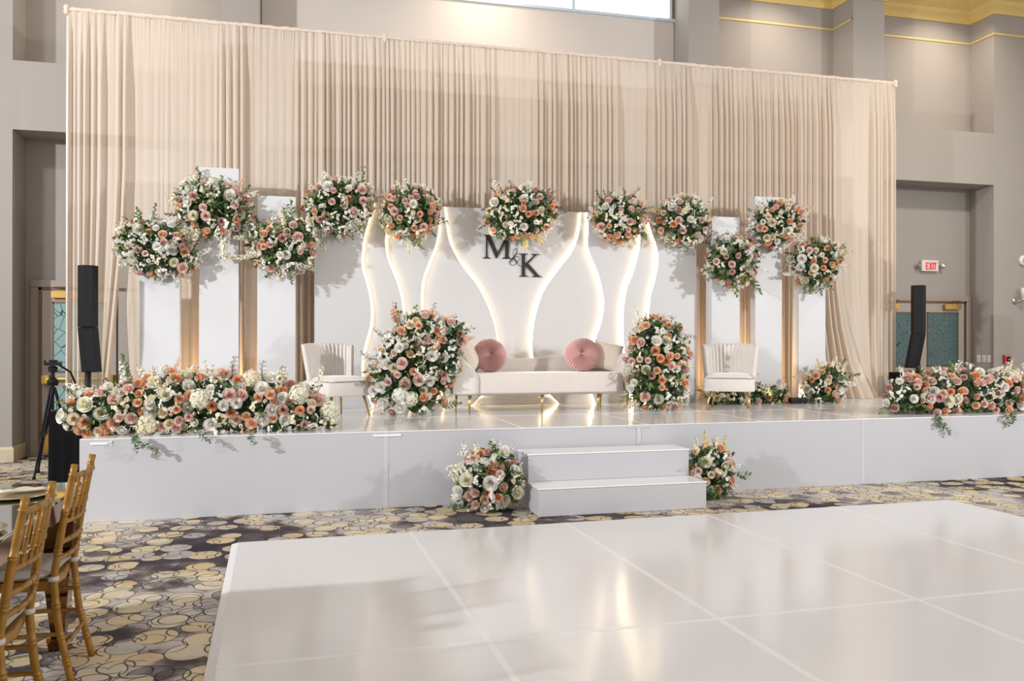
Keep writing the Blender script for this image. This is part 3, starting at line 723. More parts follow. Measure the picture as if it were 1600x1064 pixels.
    # airy short stems breaking the outline
    for _ in range(int(7 + 5 * len(L3)) if cat else 0):
        p, nrm = sample(.80)
        kind = rnd.choice(['w', 'w', 'i', 'e', 'b', 'r', 'c'])
        me = rnd.choice({'w': SPK['white'], 'i': SPK['ivory'], 'c': SPK['cream'], 'e': SPR['eucalyptus'], 'b': SPR['box'], 'r': SPR['ruscus']}[kind])
        d = (nrm + Vector((rnd.uniform(-.5, .5), rnd.uniform(-.2, .2), rnd.uniform(-.2, .6)))).normalized(); ln = rnd.uniform(.14, .24)
        if floor_z is not None and (p + d * ln).z < floor_z + .02: continue
        if O.y + 0 < 8.2 and d.y < -.5 and floor_z: ln *= .7
        mesh_obj(me.name.split('.')[0], me, root, p - O, d.to_track_quat('Z', 'Y') @ Euler((0, 0, rnd.uniform(0, 6.28))).to_quaternion(), (ln * 1.25, ln * 1.25, ln))
    # projecting stems: (kind, key, root px,py, tip px,py, dy of the tip)
    for (kind, key, px, py, qx, qy, dy) in spikes:
        a = onY(px, py, Y - .02 if dy > -.25 else Y + dy); b = onY(qx, qy, Y + dy); v = b - a; ln = v.length
        tb = {'spike': SPK, 'twig': TWG, 'sprig': SPR}[kind][key]; me = rnd.choice(tb) if isinstance(tb, list) else tb
        q = v.to_track_quat('Z', 'Y') @ Euler((0, 0, rnd.uniform(0, 6.28))).to_quaternion()
        wsc = {'spike': max(ln, .30) * .9 if ln < .35 else .36, 'twig': .5, 'sprig': max(.30, min(ln, .5)) * .9}[kind]
        mesh_obj(me.name.split('.')[0], me, root, a - O, q, (wsc, wsc, ln))
    return root
W_ = dict(white=5, blush=4, peach=2, mauve=1, cream=1)
MIXP = dict(peach=4, coral=3, blush=4, mauve=2, white=2, cream=1)
WARM = dict(coral=4, peach=5, blush=2, cream=1)
PINK = dict(blush=6, mauve=3, peach=3, white=1)
YT = 9.60
GU = 'flower clusters fixed along the top of the towers and backdrop'
arrangement('leftmost hanging cluster of white and blush roses on the lowest left tower', [(245, 388, 50, 40), (222, 380, 36, 32), (275, 400, 30, 30)], YT, W_, 101, 20, 10, 12,
    spikes=[('spike', 'white', 215, 385, 178, 372, -.05), ('spike', 'white', 220, 410, 182, 414, -.1), ('sprig', 'box', 240, 360, 240, 316, 0), ('spike', 'white', 262, 410, 278, 448, -.1), ('spike', 'white', 285, 400, 312, 420, -.05), ('sprig', 'box', 245, 410, 246, 438, -.1), ('spike', 'white', 275, 360, 302, 340, 0), ('sprig', 'ruscus', 230, 360, 222, 338, 0)], group=GU)
arrangement('hanging rose cluster with trailing white blossom on the tallest left tower', [(335, 328, 50, 38), (312, 318, 34, 36), (356, 335, 34, 30)], YT, dict(blush=3, peach=3, coral=2, white=3, mauve=2), 102, 22, 9, 12,
    spikes=[('spike', 'white', 360, 315, 408, 298, 0), ('spike', 'ivory', 350, 360, 345, 408, -.1), ('spike', 'white', 358, 355, 350, 405, -.05), ('spike', 'cream', 345, 400, 392, 405, -.05), ('sprig', 'ruscus', 345, 310, 352, 275, 0), ('spike', 'peach', 360, 300, 385, 282, 0), ('sprig', 'box', 300, 340, 278, 350, 0), ('spike', 'white', 310, 300, 300, 272, 0), ('sprig', 'ruscus', 365, 345, 402, 355, -.05), ('spike', 'white', 300, 325, 272, 322, 0)], group=GU)
arrangement('hanging cluster of ivory and peach roses on the tower beside the backdrop', [(440, 386, 46, 38), (462, 375, 30, 32), (418, 380, 30, 30)], YT, dict(blush=4, peach=4, white=3, cream=2, mauve=1), 103, 20, 9, 13,
    spikes=[('spike', 'white', 465, 378, 500, 362, 0), ('spike', 'white', 465, 395, 502, 385, -.05), ('sprig', 'box', 412, 370, 402, 335, 0), ('sprig', 'ruscus', 440, 355, 448, 318, 0), ('sprig', 'ruscus', 455, 355, 458, 312, 0), ('spike', 'ivory', 410, 395, 368, 404, -.05), ('spike', 'white', 455, 410, 486, 420, -.1), ('spike', 'ivory', 440, 410, 446, 436, -.1), ('spike', 'white', 395, 350, 385, 330, 0)], group=GU)
YW1 = 9.78
arrangement('hanging cluster of white and pink roses over the left end of the backdrop', [(527, 325, 44, 42), (545, 318, 34, 34), (508, 325, 30, 34)], YW1, dict(blush=5, white=3, peach=2, coral=1), 104, 20, 10, 12,
    spikes=[('spike', 'white', 510, 300, 506, 262, 0), ('spike', 'white', 500, 310, 478, 284, 0), ('twig', 'white', 550, 305, 574, 262, 0), ('sprig', 'ruscus', 555, 315, 572, 268, 0), ('sprig', 'box', 548, 345, 552, 374, -.1), ('spike', 'peach', 560, 330, 590, 322, 0), ('spike', 'white', 515, 350, 480, 372, -.05), ('sprig', 'box', 525, 350, 545, 372, -.1)], group=GU)
arrangement('hanging cluster of blush roses with orange lower blooms, left of the letters', [(640, 332, 40, 40), (655, 325, 28, 34)], YW1, PINK, 105, 26, 6, 9, low_pal=WARM,
    spikes=[('spike', 'white', 638, 305, 632, 274, 0), ('spike', 'ivory', 660, 325, 692, 318, 0), ('sprig', 'eucalyptus', 665, 345, 702, 352, -.05), ('spike', 'yellow', 650, 360, 656, 386, -.1), ('twig', 'cream', 612, 315, 588, 300, 0), ('spike', 'yellow', 620, 350, 600, 362, 0), ('spike', 'yellow', 665, 355, 686, 345, 0)], group=GU)
arrangement('large central cluster of peach and orange roses above the letters', [(812, 333, 46, 38), (795, 340, 36, 32), (834, 330, 34, 34)], 9.9, MIXP, 106, 30, 7, 9, low_pal=WARM,
    spikes=[('sprig', 'box', 780, 340, 746, 356, 0), ('sprig', 'box', 775, 325, 752, 330, 0), ('sprig', 'box', 845, 320, 878, 328, 0), ('sprig', 'box', 845, 310, 866, 298, 0), ('spike', 'ivory', 803, 310, 804, 284, 0), ('spike', 'white', 788, 312, 778, 288, 0), ('spike', 'yellow', 830, 360, 848, 382, -.05), ('spike', 'yellow', 820, 365, 822, 394, -.1), ('spike', 'ivory', 845, 340, 880, 352, 0), ('twig', 'white', 790, 305, 762, 284, 0), ('spike', 'white', 825, 305, 834, 284, 0)], group=GU)
arrangement('hanging cluster of peach and blush roses right of the letters', [(965, 342, 38, 34), (980, 340, 28, 32)], YW1 + .05, MIXP, 107, 24, 5, 8, low_pal=WARM,
    spikes=[('twig', 'white', 985, 320, 995, 292, 0), ('spike', 'white', 970, 315, 972, 292, 0), ('sprig', 'eucalyptus', 952, 325, 952, 298, 0), ('sprig', 'eucalyptus', 942, 325, 934, 308, 0), ('spike', 'yellow', 985, 345, 1012, 328, 0), ('spike', 'yellow', 985, 365, 996, 385, -.05), ('spike', 'white', 938, 335, 918, 326, 0)], group=GU)
arrangement('hanging cluster of blush roses at the right end of the backdrop', [(1070, 345, 40, 36), (1055, 345, 28, 32)], YW1, dict(blush=5, peach=3, coral=1, white=2, cream=1), 108, 24, 6, 10,
    spikes=[('spike', 'white', 1080, 320, 1082, 300, 0), ('spike', 'white', 1090, 328, 1118, 310, 0), ('spike', 'yellow', 1040, 335, 1015, 328, 0), ('spike', 'peach', 1052, 322, 1050, 306, 0), ('sprig', 'ruscus', 1095, 345, 1120, 352, 0), ('spike', 'ivory', 1095, 340, 1122, 338, 0)], group=GU)
arrangement('lower hanging cluster of pink roses on the tower right of the backdrop', [(1143, 408, 38, 38), (1155, 402, 28, 32)], YT, PINK, 109, 24, 4, 6, leaves=1.3,
    spikes=[('sprig', 'eucalyptus', 1138, 385, 1134, 358, 0), ('sprig', 'ruscus', 1160, 425, 1192, 456, -.1), ('sprig', 'ruscus', 1140, 430, 1152, 462, -.1), ('spike', 'white', 1170, 395, 1198, 402, 0), ('sprig', 'eucalyptus', 1115, 390, 1104, 376, 0), ('sprig', 'box', 1118, 415, 1098, 420, 0), ('spike', 'peach', 1122, 385, 1118, 378, 0)], group=GU)
arrangement('high hanging cluster of peach roses on the tall right tower', [(1212, 350, 38, 36), (1225, 348, 28, 30)], YT, MIXP, 110, 24, 7, 9,
    spikes=[('spike', 'white', 1235, 335, 1243, 300, 0), ('spike', 'white', 1228, 325, 1262, 322, 0), ('spike', 'peach', 1238, 330, 1274, 322, 0), ('spike', 'ivory', 1240, 345, 1266, 340, 0), ('spike', 'white', 1185, 345, 1162, 360, 0), ('sprig', 'box', 1185, 360, 1168, 382, 0), ('spike', 'white', 1240, 370, 1254, 385, 0), ('sprig', 'ruscus', 1205, 375, 1206, 392, -.05)], group=GU)
arrangement('rightmost hanging cluster of orange and white roses on the lowest right tower', [(1273, 412, 38, 36), (1288, 408, 26, 28)], YT, dict(coral=3, peach=4, blush=3, cream=2, white=3), 111, 22, 8, 9,
    spikes=[('sprig', 'ruscus', 1275, 390, 1272, 370, 0), ('spike', 'white', 1262, 385, 1255, 362, 0), ('sprig', 'ruscus', 1300, 395, 1320, 386, 0), ('spike', 'white', 1300, 410, 1326, 424, 0), ('spike', 'white', 1250, 425, 1222, 432, -.05), ('sprig', 'box', 1280, 435, 1280, 462, -.1), ('sprig', 'eucalyptus', 1258, 435, 1254, 460, -.1), ('spike', 'white', 1285, 385, 1292, 374, 0)], group=GU)
# stage-edge runners
GF = 'flower arrangements on the stage and floor'
arrangement('long white and peach floral runner along the left front edge of the stage', [(152, 648, 48, 34), (205, 640, 56, 42), (268, 632, 60, 48), (335, 632, 60, 50), (400, 636, 55, 46), (452, 642, 50, 40), (488, 652, 32, 30)], 7.60,
    dict(peach=4, coral=3, blush=4, white=3, mauve=1, cream=1), 201, 62, 26, 34, 7, 16, depth=.62, floor_z=SH, rsize=.052, leaves=.9, name='floral_runner', group=GF, back=.7,
    spikes=[('spike', 'white', 150, 625, 105, 594, 0), ('spike', 'white', 135, 640, 100, 618, 0), ('spike', 'white', 192, 610, 190, 562, 0), ('sprig', 'ruscus', 192, 605, 196, 553, .05), ('spike', 'peach', 245, 605, 236, 576, .1), ('spike', 'peach', 268, 605, 275, 560, .1), ('spike', 'white', 330, 610, 325, 562, .1), ('twig', 'white', 375, 610, 370, 558, .1), ('twig', 'white', 405, 610, 418, 564, .1), ('sprig', 'ruscus', 430, 615, 440, 580, .1), ('twig', 'cream', 432, 612, 438, 576, .1), ('spike', 'ivory', 488, 625, 508, 572, .05), ('spike', 'white', 445, 612, 445, 570, .1),
            ('sprig', 'eucalyptus', 202, 680, 246, 712, -.37), ('sprig', 'eucalyptus', 205, 678, 218, 708, -.37), ('sprig', 'ruscus', 478, 630, 484, 600, 0), ('sprig', 'eucalyptus', 390, 672, 396, 696, -.37), ('sprig', 'box', 300, 670, 330, 692, -.37), ('spike', 'white', 300, 612, 290, 572, .1), ('spike', 'white', 355, 612, 350, 580, .1), ('spike', 'white', 228, 612, 222, 578, .1), ('sprig', 'ruscus', 500, 655, 525, 668, -.05), ('spike', 'ivory', 270, 610, 258, 570, .1)])
arrangement('floral runner of pink roses along the right front edge of the stage', [(1425, 622, 44, 34), (1468, 620, 48, 38), (1515, 618, 50, 40), (1565, 622, 48, 40), (1620, 625, 50, 42), (1670, 630, 45, 36)], 7.82,
    dict(blush=6, peach=4, coral=2, mauve=3, white=2), 202, 68, 12, 20, 3, 10, depth=.6, floor_z=SH, rsize=.052, leaves=.9, name='floral_runner', group=GF, back=.7,
    spikes=[('spike', 'white', 1412, 605, 1410, 570, 0), ('spike', 'white', 1425, 605, 1424, 576, 0), ('spike', 'white', 1480, 600, 1498, 562, .05), ('spike', 'white', 1545, 600, 1556, 570, .05), ('spike', 'cream', 1568, 600, 1580, 560, .05), ('sprig', 'ruscus', 1485, 600, 1482, 562, .05), ('sprig', 'ruscus', 1405, 635, 1370, 646, 0), ('sprig', 'eucalyptus', 1460, 645, 1484, 680, -.42), ('sprig', 'eucalyptus', 1465, 645, 1468, 668, -.42), ('sprig', 'ruscus', 1570, 640, 1574, 668, -.42), ('sprig', 'ruscus', 1580, 640, 1590, 658, -.42), ('spike', 'peach', 1525, 600, 1530, 575, .05), ('spike', 'white', 1448, 602, 1440, 575, .05), ('sprig', 'eucalyptus', 1530, 600, 1545, 575, .05)])
# tall floor pieces either side of the sofa
arrangement('tall rose and greenery arrangement hugging the left end of the sofa', [(640, 600, 62, 46), (645, 560, 52, 46), (655, 525, 38, 36), (688, 560, 30, 50), (700, 522, 30, 20)], 8.86,
    dict(peach=4, coral=3, blush=5, white=2, cream=2), 203, 50, 16, 22, 5, 12, depth=.62, floor_z=SH, rsize=.052, leaves=1.25, group=GF, back=.75, green=(.5, .32, .14, .04),
    spikes=[('twig', 'peach', 628, 520, 615, 472, .05), ('spike', 'peach', 630, 520, 618, 486, .05), ('sprig', 'ruscus', 645, 515, 644, 478, 0), ('twig', 'cream', 665, 515, 676, 474, .05), ('spike', 'cream', 665, 518, 668, 484, .05), ('twig', 'cream', 690, 520, 716, 490, .1), ('spike', 'yellow', 690, 520, 706, 498, .1), ('twig', 'peach', 705, 525, 740, 512, .1), ('spike', 'yellow', 700, 525, 728, 510, .1), ('twig', 'cream', 680, 515, 692, 498, .05), ('twig', 'white', 605, 540, 588, 510, 0), ('twig', 'white', 595, 565, 566, 545, 0), ('sprig', 'ruscus', 600, 590, 568, 578, 0), ('sprig', 'ruscus', 684, 636, 722, 634, -.02), ('spike', 'peach', 710, 528, 745, 530, .12), ('spike', 'white', 612, 545, 600, 522, 0)])
arrangement('tall arrangement of peach roses hugging the right end of the sofa', [(1028, 600, 48, 42), (1028, 560, 50, 42), (1025, 525, 38, 30)], 8.84,
    dict(peach=5, blush=4, coral=3, mauve=2, white=2, cream=1), 204, 52, 13, 12, 1, 8, depth=.75, floor_z=SH, rsize=.052, leaves=1.15, group=GF, back=.75,
    spikes=[('spike', 'cream', 1005, 515, 995, 490, 0), ('spike', 'white', 1018, 508, 1018, 488, 0), ('spike', 'cream', 1040, 510, 1052, 492, 0), ('twig', 'white', 1060, 540, 1086, 528, 0), ('sprig', 'box', 1055, 525, 1066, 510, 0), ('sprig', 'box', 1065, 550, 1082, 536, 0), ('sprig', 'ruscus', 1000, 625, 968, 622, 0), ('spike', 'peach', 1025, 510, 1035, 490, 0), ('twig', 'cream', 1000, 635, 975, 630, 0)])
# beside the steps
arrangement('round arrangement of pink and white roses on the carpet left of the steps', [(765, 752, 50, 44), (768, 735, 38, 34)], 6.98,
    dict(blush=5, peach=4, coral=1, white=3), 205, 18, 9, 10, 0, 6, depth=.5, floor_z=.0, rsize=.052, leaves=1.3, group=GF, back=.6,
    spikes=[('spike', 'white', 735, 725, 722, 690, 0), ('spike', 'white', 730, 738, 697, 736, 0), ('spike', 'ivory', 790, 722, 800, 694, 0), ('spike', 'white', 800, 735, 815, 720, 0), ('sprig', 'ruscus', 768, 715, 768, 690, 0), ('sprig', 'eucalyptus', 730, 780, 700, 790, -.1), ('spike', 'white', 722, 782, 702, 780, -.1)])
arrangement('small arrangement of orange roses and snapdragons right of the steps', [(1106, 748, 34, 34), (1110, 728, 32, 30)], 7.06,
    dict(peach=5, coral=3, blush=3, white=1, cream=2), 206, 18, 3, 6, 0, 4, depth=.7, floor_z=.0, rsize=.045, leaves=1.3, group=GF, back=.6,
    spikes=[('spike', 'yellow', 1102, 712, 1103, 672, 0), ('spike', 'cream', 1092, 712, 1086, 684, 0), ('spike', 'yellow', 1125, 712, 1138, 682, 0), ('spike', 'cream', 1130, 735, 1146, 738, 0), ('sprig', 'ruscus', 1118, 715, 1128, 698, 0), ('spike', 'cream', 1112, 712, 1118, 680, 0)])
arrangement('low trail of greenery and peach flowers on stage before the right towers', [(1130, 622, 26, 12), (1165, 616, 30, 16), (1205, 620, 26, 14)], 9.48,
    dict(peach=4, blush=3, cream=2, coral=1), 207, 10, 3, 8, 0, 3, depth=.7, floor_z=SH, rsize=.048, leaves=2.6, group=GF, back=.7, green=(.45, .45, .08, .02),
    spikes=[('sprig', 'ruscus', 1170, 615, 1185, 598, 0), ('spike', 'cream', 1190, 615, 1180, 600, 0), ('sprig', 'ruscus', 1210, 615, 1236, 606, 0), ('spike', 'cream', 1215, 620, 1234, 616, 0)])
arrangement('round peach flower arrangement on stage at the foot of the rightmost tower', [(1288, 603, 34, 26), (1296, 595, 26, 24)], 9.46,
    dict(peach=5, blush=3, coral=2, cream=3, white=1), 208, 17, 6, 7, 0, 4, depth=.8, floor_z=SH, rsize=.05, leaves=1.3, group=GF, back=.7,
    spikes=[('spike', 'yellow', 1285, 582, 1276, 560, 0), ('sprig', 'box', 1305, 585, 1322, 562, 0), ('spike', 'white', 1300, 588, 1310, 570, 0), ('spike', 'peach', 1262, 595, 1252, 582, 0), ('sprig', 'ruscus', 1262, 615, 1252, 618, 0)])

# ================================================================== SOFA
sf = thing('sofa', 'long cream velvet sofa with gold legs at the centre of the stage', 'sofa', (2.60, 9.15, SH))
def sx(x): return x - 2.60
zs = .205; ztp = .430
def seat_fn():
    m = MB(); prof = [(1.66, 9.42), (1.66, 8.95), (1.74, 8.87), (1.9, 8.835), (3.3, 8.835), (3.47, 8.87), (3.58, 8.96), (3.62, 9.1), (3.62, 9.42)]
    n = len(prof); vs = [(sx(x), y - 9.15, zs) for x, y in prof] + [(sx(x), y - 9.15, ztp) for x, y in prof]
    m.add(vs, [tuple(range(n)), tuple(range(n, 2 * n))[::-1]] + [(i, (i + 1) % n, (i + 1) % n + n, i + n) for i in range(n)]); return m
seat_fn().build('seat', M_VELVET, sf, smooth=True, bevel=.03, seg=4, fixn=True)
crest = [(1.60, .80), (1.70, .78), (1.85, .70), (2.05, .645), (2.25, .605), (2.40, .585), (2.545, .577), (2.70, .585), (2.85, .600), (3.05, .625), (3.25, .66), (3.40, .69), (3.55, .70), (3.66, .66)]
cr = catmull(crest, 4); m = MB()
nC = len(cr)
def back_y(x):  # the back wraps forward at both ends
    t = abs(x - 2.62) / 1.03; return 9.56 - .20 * max(0, t - .75) / .25 * max(0, t - .75) / .25
vs = []
for x, z in cr:
    y = back_y(x) - 9.15
    for dy, zz in ((-.055, .25), (-.055, z - .03), (-.03, z - .006), (.0, z), (.03, z - .006), (.055, z - .03), (.055, .25)): vs.append((sx(x), y + dy, zz))
fs = [(i * 7 + k, i * 7 + k + 1, (i + 1) * 7 + k + 1, (i + 1) * 7 + k) for i in range(nC - 1) for k in range(6)] + [tuple(range(7))[::-1], tuple((nC - 1) * 7 + k for k in range(7))]
m.add(vs, fs); m.build('backrest', M_VELVET, sf, smooth=True, fixn=True)
# left arm sweeps down to the seat, right arm is a rounded roll
armp = catmull([(1.60, .205), (1.605, .45), (1.60, .66), (1.625, .70), (1.66, .655), (1.71, .60), (1.78, .54), (1.84, .47), (1.865, .40), (1.875, .30), (1.885, .205)], 4)
m = MB().prism([(sx(x), z) for x, z in armp], -.30, .36); m.build('arm', M_VELVET2, sf, smooth=True, bevel=.018, seg=3, fixn=True)
armr = catmull([(3.71, .205), (3.735, .40), (3.745, .55), (3.72, .62), (3.67, .645), (3.62, .62), (3.58, .56), (3.56, .48), (3.555, .38), (3.60, .30), (3.63, .205)], 4)
m = MB().prism([(sx(x), z) for x, z in armr], -.22, .36); m.build('arm', M_VELVET, sf, smooth=True, bevel=.018, seg=3, fixn=True)
m = MB(); m.tube([(sx(1.885), -.318, .205), (sx(1.885), -.322, .36), (sx(1.865), -.318, .43)], .004, 5); m.tube([(sx(1.63), -.31, .203), (sx(2.6), -.318, .203), (sx(3.56), -.30, .203)], .006, 5); m.build('piping', M_PIPING, sf)
for x, y in ((1.79, 8.90), (2.60, 8.90), (3.27, 8.95), (3.66, 9.05), (1.75, 9.48), (3.5, 9.5)):
    m = MB(); m.tube([(sx(x), y - 9.15, .203), (sx(x) + .004, y - 9.15, .0)], [.013, .008], 8); m.tube([(sx(x) + .018, y - 9.15, .203), (sx(x) + .006, y - 9.15, .02)], [.010, .006], 8); m.build('leg', M_GOLD, sf, smooth=True)
def round_cushion(label, c, r, tilt, rz):
    o = thing('round_cushion', label, 'cushion', c, rz, 'round pleated cushions on the sofa')
    rnd = random.Random(int(c[0] * 100)); nP = 44; ph = [rnd.uniform(-.4, .4) for _ in range(nP)]
    m = MB(); nu = nP * 6; rings = [(.03, .030), (.06, .045), (.12, .062), (.25, .078), (.45, .085), (.65, .078), (.82, .060), (.94, .035), (1.0, 0), (.94, -.035), (.8, -.06), (.5, -.08), (.1, -.05)]
    vs = []
    T = Matrix.Rotation(PI / 2 - tilt, 4, 'X')
    for q, z in rings:
        for k in range(nu):
            a = 2 * PI * k / nu; rip = math.sin(k * PI / 3 + ph[k // 6] * .5) * .009 * min(1, q * 2.2 + .25) * 1.9; tw = .10 * q * math.sin(a * 3 + 1)
            vs.append(T @ Vector((q * r * math.cos(a + tw), q * r * math.sin(a + tw), z * 1.0 + rip)))
    R_ = len(rings)
    fs = [(j * nu + k, j * nu + (k + 1) % nu, (j + 1) * nu + (k + 1) % nu, (j + 1) * nu + k) for j in range(R_ - 1) for k in range(nu)] + [tuple(range(nu)), tuple((R_ - 1) * nu + k for k in range(nu))[::-1]]
    m.add(vs, fs); m.build('cover', M_BLUSH, o, smooth=True, fixn=True)
    b = MB(); b.lathe([(.018, -.006), (.020, .002), (.014, .009), (.002, .012)], 12, (0, 0, .034), 0, T); b.build('button', M_BLUSH, o, smooth=True)
    return o
round_cushion('round blush pleated cushion leaning at the left end of the sofa', (2.10, 9.27, SH + ztp + .187), .195, .30, -.05)
round_cushion('round blush pleated cushion toward the right end of the sofa', (3.19, 9.25, SH + ztp + .192), .205, .38, -.37)
def pillow(label, c, rot, s=.20, th=.085):
    m = MB(); n = 14
    for sg in (1, -1):
        def fn(u, v, sg=sg):
            a = u * 2 - 1; b = v * 2 - 1; h = max(0, (1 - a ** 4) * (1 - b ** 4)) ** .55; e_ = 1 - .07 * (1 - abs(a) ** 2) * abs(b) ** 3
            e2 = 1 - .07 * (1 - abs(b) ** 2) * abs(a) ** 3
            return (a * s * e2, sg * th * h, b * s * e_)
        m.grid(fn, n, n)
    o = m.build('square_pillow', M_PILLOW, smooth=True, fixn=True); o.location = c; o.rotation_euler = rot
    return tag(o, label, 'pillow', 'square cream pillows')
pl_ = pillow('square cream pillow tipped against the left arm of the sofa', (1.80, 9.12, SH + .655), (0, 0, 0), .215, .085)
ny = Vector((.84, -.33, .46)).normalized(); nz = Vector((-.54, 0, .84)); nz = (nz - ny * nz.dot(ny)).normalized(); nx = ny.cross(nz)
pl_.rotation_euler = Matrix((nx, ny, nz)).transposed().to_euler()
pillow('square cream pillow against the right arm of the sofa', (3.50, 9.26, SH + ztp + .172), (math.radians(-18), math.radians(12), math.radians(-18)), .17, .07)

# ================================================================== ACCENT CHAIRS
def accent_chair(label, loc, rz):
    t = thing('accent_chair', label, 'chair', loc, rz, 'cream channel-back chairs')
    m = MB(); prof = [(-.27, .22), (-.285, -.16), (-.27, -.235), (-.20, -.262), (0, -.27), (.20, -.262), (.27, -.235), (.285, -.16), (.27, .22)]; n = len(prof)
    m.add([(x, y, .215) for x, y in prof] + [(x, y, .365) for x, y in prof], [tuple(range(n)), tuple(range(n, 2 * n))[::-1]] + [(i, (i + 1) % n, (i + 1) % n + n, i + n) for i in range(n)])
    m.build('seat_base', M_VELVET2, t, smooth=True, bevel=.015, seg=3, fixn=True)
    # domed seat cushion
    m = MB()
    def dome(u, v):
        a = u * 2 - 1; b = v * 2 - 1; x = a * .268 * (1 - .10 * max(0, b) ** 2); y = b * .245 - .015 - (.012 * (1 - a * a) if b < -.9 else 0)
        h = (max(0, 1 - a ** 4) * max(0, 1 - b ** 6)) ** .5; return (x, y, .366 + .052 * h)
    m.grid(dome, 16, 16); m.build('seat_cushion', M_VELVET2, t, smooth=True)
    m = MB(); m.tube([(-.283, -.10, .367), (-.272, -.23, .367), (-.20, -.262, .367), (0, -.272, .367), (.20, -.262, .367), (.272, -.23, .367), (.283, -.10, .367)], .0045, 6); m.build('piping', M_PIPING, t)
    # curved winged back with vertical channels
    m = MB(); nch = 15; nu = nch * 6; nv = 12
    def shell(u, v, inner):
        a = (u * 2 - 1); z = .30 + (.755 - .30) * v - .02 * a * a * v; flare = 1 + .16 * v
        ang = a * 1.22; R = .285 * flare; x = R * math.sin(ang) / math.sin(1.22) * 1.0; y = .02 + .22 * math.cos(ang) + .06 * v
        r_in = .0 if not inner else .055
        nx, ny = math.sin(ang), math.cos(ang)
        ch = -abs(math.sin(u * PI * nch)) ** .6 * .013 * (1 if .04 < u < .96 else .2) if inner else 0
        edge = 1 - max(0, (v - .9) / .1) ** 2 * .35
        x -= nx * (r_in * edge - ch * -1); y -= ny * (r_in * edge - ch * -1)
        return (x, y, z)
    vi = [shell(i / nu, j / nv, True) for j in range(nv + 1) for i in range(nu + 1)]; vo = [shell(i / nu, j / nv, False) for j in range(nv + 1) for i in range(nu + 1)]
    off = len(vi); W = nu + 1; fs = []
    for j in range(nv):
        for i in range(nu): q = (j * W + i, j * W + i + 1, (j + 1) * W + i + 1, (j + 1) * W + i); fs += [q, tuple(off + k for k in q[::-1])]
    for i in range(nu): fs += [(nv * W + i, nv * W + i + 1, off + nv * W + i + 1, off + nv * W + i), (i + 1, i, off + i, off + i + 1)]
    for j in range(nv): fs += [(j * W, (j + 1) * W, off + (j + 1) * W, off + j * W), ((j + 1) * W + nu, j * W + nu, off + j * W + nu, off + (j + 1) * W + nu)]
    m.add(vi + vo, fs); m.build('backrest', M_VELVET2, t, smooth=True, fixn=True)
    for x, y in ((-.20, -.19), (.20, -.19), (-.17, .17), (.17, .17)):
        m = MB(); m.tube([(x, y, .217), (x * 1.22, y * 1.22, .0)], [.017, .009], 10); m.build('leg', M_GOLD, t, smooth=True)
    return t
accent_chair('cream channel-back chair on stage left of the sofa, turned toward it', (.40, 8.95, SH), math.radians(33))
accent_chair('cream channel-back chair on stage right of the sofa', (4.83, 8.82, SH), math.radians(-31))

# ================================================================== SPEAKERS, TRIPOD, BOXES
def column_speaker(label, x, y, z0, ztop, base_top, rz, dx):
    t = thing('column_speaker', label, 'speaker', (x, y, z0), rz, 'black column speakers'); H = ztop - z0; hb = base_top - z0
    m = MB(); m.tube([(0, 0, .0), (0, 0, hb + .05)], .028, 12); m.build('pole', M_BLACK, t, smooth=True)
    m = MB(); m.lathe([(.12, 0), (.12, .012), (.03, .02)], 16); m.build('base_plate', M_BLACK, t)
    zmid = hb + (H - hb) * .42
    def cab(z0_, z1_, y0, y1, nm, ox=0):
        m = MB(); w_ = .095; d = .10
        pr = [(-w_, -d * .3), (-w_ * .55, -d), (w_ * .55, -d), (w_, -d * .3), (w_ * .7, d), (-w_ * .7, d)]; n = 6
        m.add([(x_ + ox, yy + y0, z0_) for x_, yy in pr] + [(x_, yy + y1, z1_) for x_, yy in pr], [tuple(range(n)), tuple(range(n, 2 * n))[::-1]] + [(i, (i + 1) % n, (i + 1) % n + n, i + n) for i in range(n)])
        c = m.build(nm, M_BLACK, t, bevel=.004, fixn=True)
        g = MB(); g.add([(-w_ * .5 + ox, y0 - d - .003, z0_ + .015), (w_ * .5 + ox, y0 - d - .003, z0_ + .015), (w_ * .5, y1 - d - .003, z1_ - .015), (-w_ * .5, y1 - d - .003, z1_ - .015),
               (-w_ * .5 + ox, y0 - d + .004, z0_ + .015), (w_ * .5 + ox, y0 - d + .004, z0_ + .015), (w_ * .5, y1 - d + .004, z1_ - .015), (-w_ * .5, y1 - d + .004, z1_ - .015)], [(0, 1, 2, 3), (0, 4, 5, 1), (1, 5, 6, 2), (2, 6, 7, 3), (3, 7, 4, 0)]); g.build('grille', M_GRILLE, c)
    cab(hb, zmid, .055, 0, 'lower_cabinet', dx); cab(zmid + .002, H, 0, -.005, 'upper_cabinet')
def black_box(label, x0, y0, x1, y1, z0, z1):
    o = thing('speaker_plinth', label, 'box', ((x0 + x1) / 2, (y0 + y1) / 2, z0)); a = (x1 - x0) / 2; b = (y1 - y0) / 2; h = z1 - z0
    m = MB(); n = 60; vs = []
    for j, t in enumerate((0, .5, 1)):
        for k in range(n):
            s_ = k / n * 4; e_ = int(s_); f = s_ - e_
            x, y = [(-a + 2 * a * f, -b), (a, -b + 2 * b * f), (a - 2 * a * f, b), (-a, b - 2 * b * f)][e_]; rr = 1 + (.03 * math.sin(k * 1.9) + .02) * (1 - t)
            vs.append((x * rr, y * rr, .002 + (h - .004) * t))
    fs = [(j * n + k, j * n + (k + 1) % n, (j + 1) * n + (k + 1) % n, (j + 1) * n + k) for j in range(2) for k in range(n)]
    m.add(vs, fs); m.build('cloth_cover', M_CLOTHB, o)
    MB().box((-a + .01, -b + .01, .01), (a - .01, b - .01, h)).build('top', M_BLACK, o, bevel=.004)
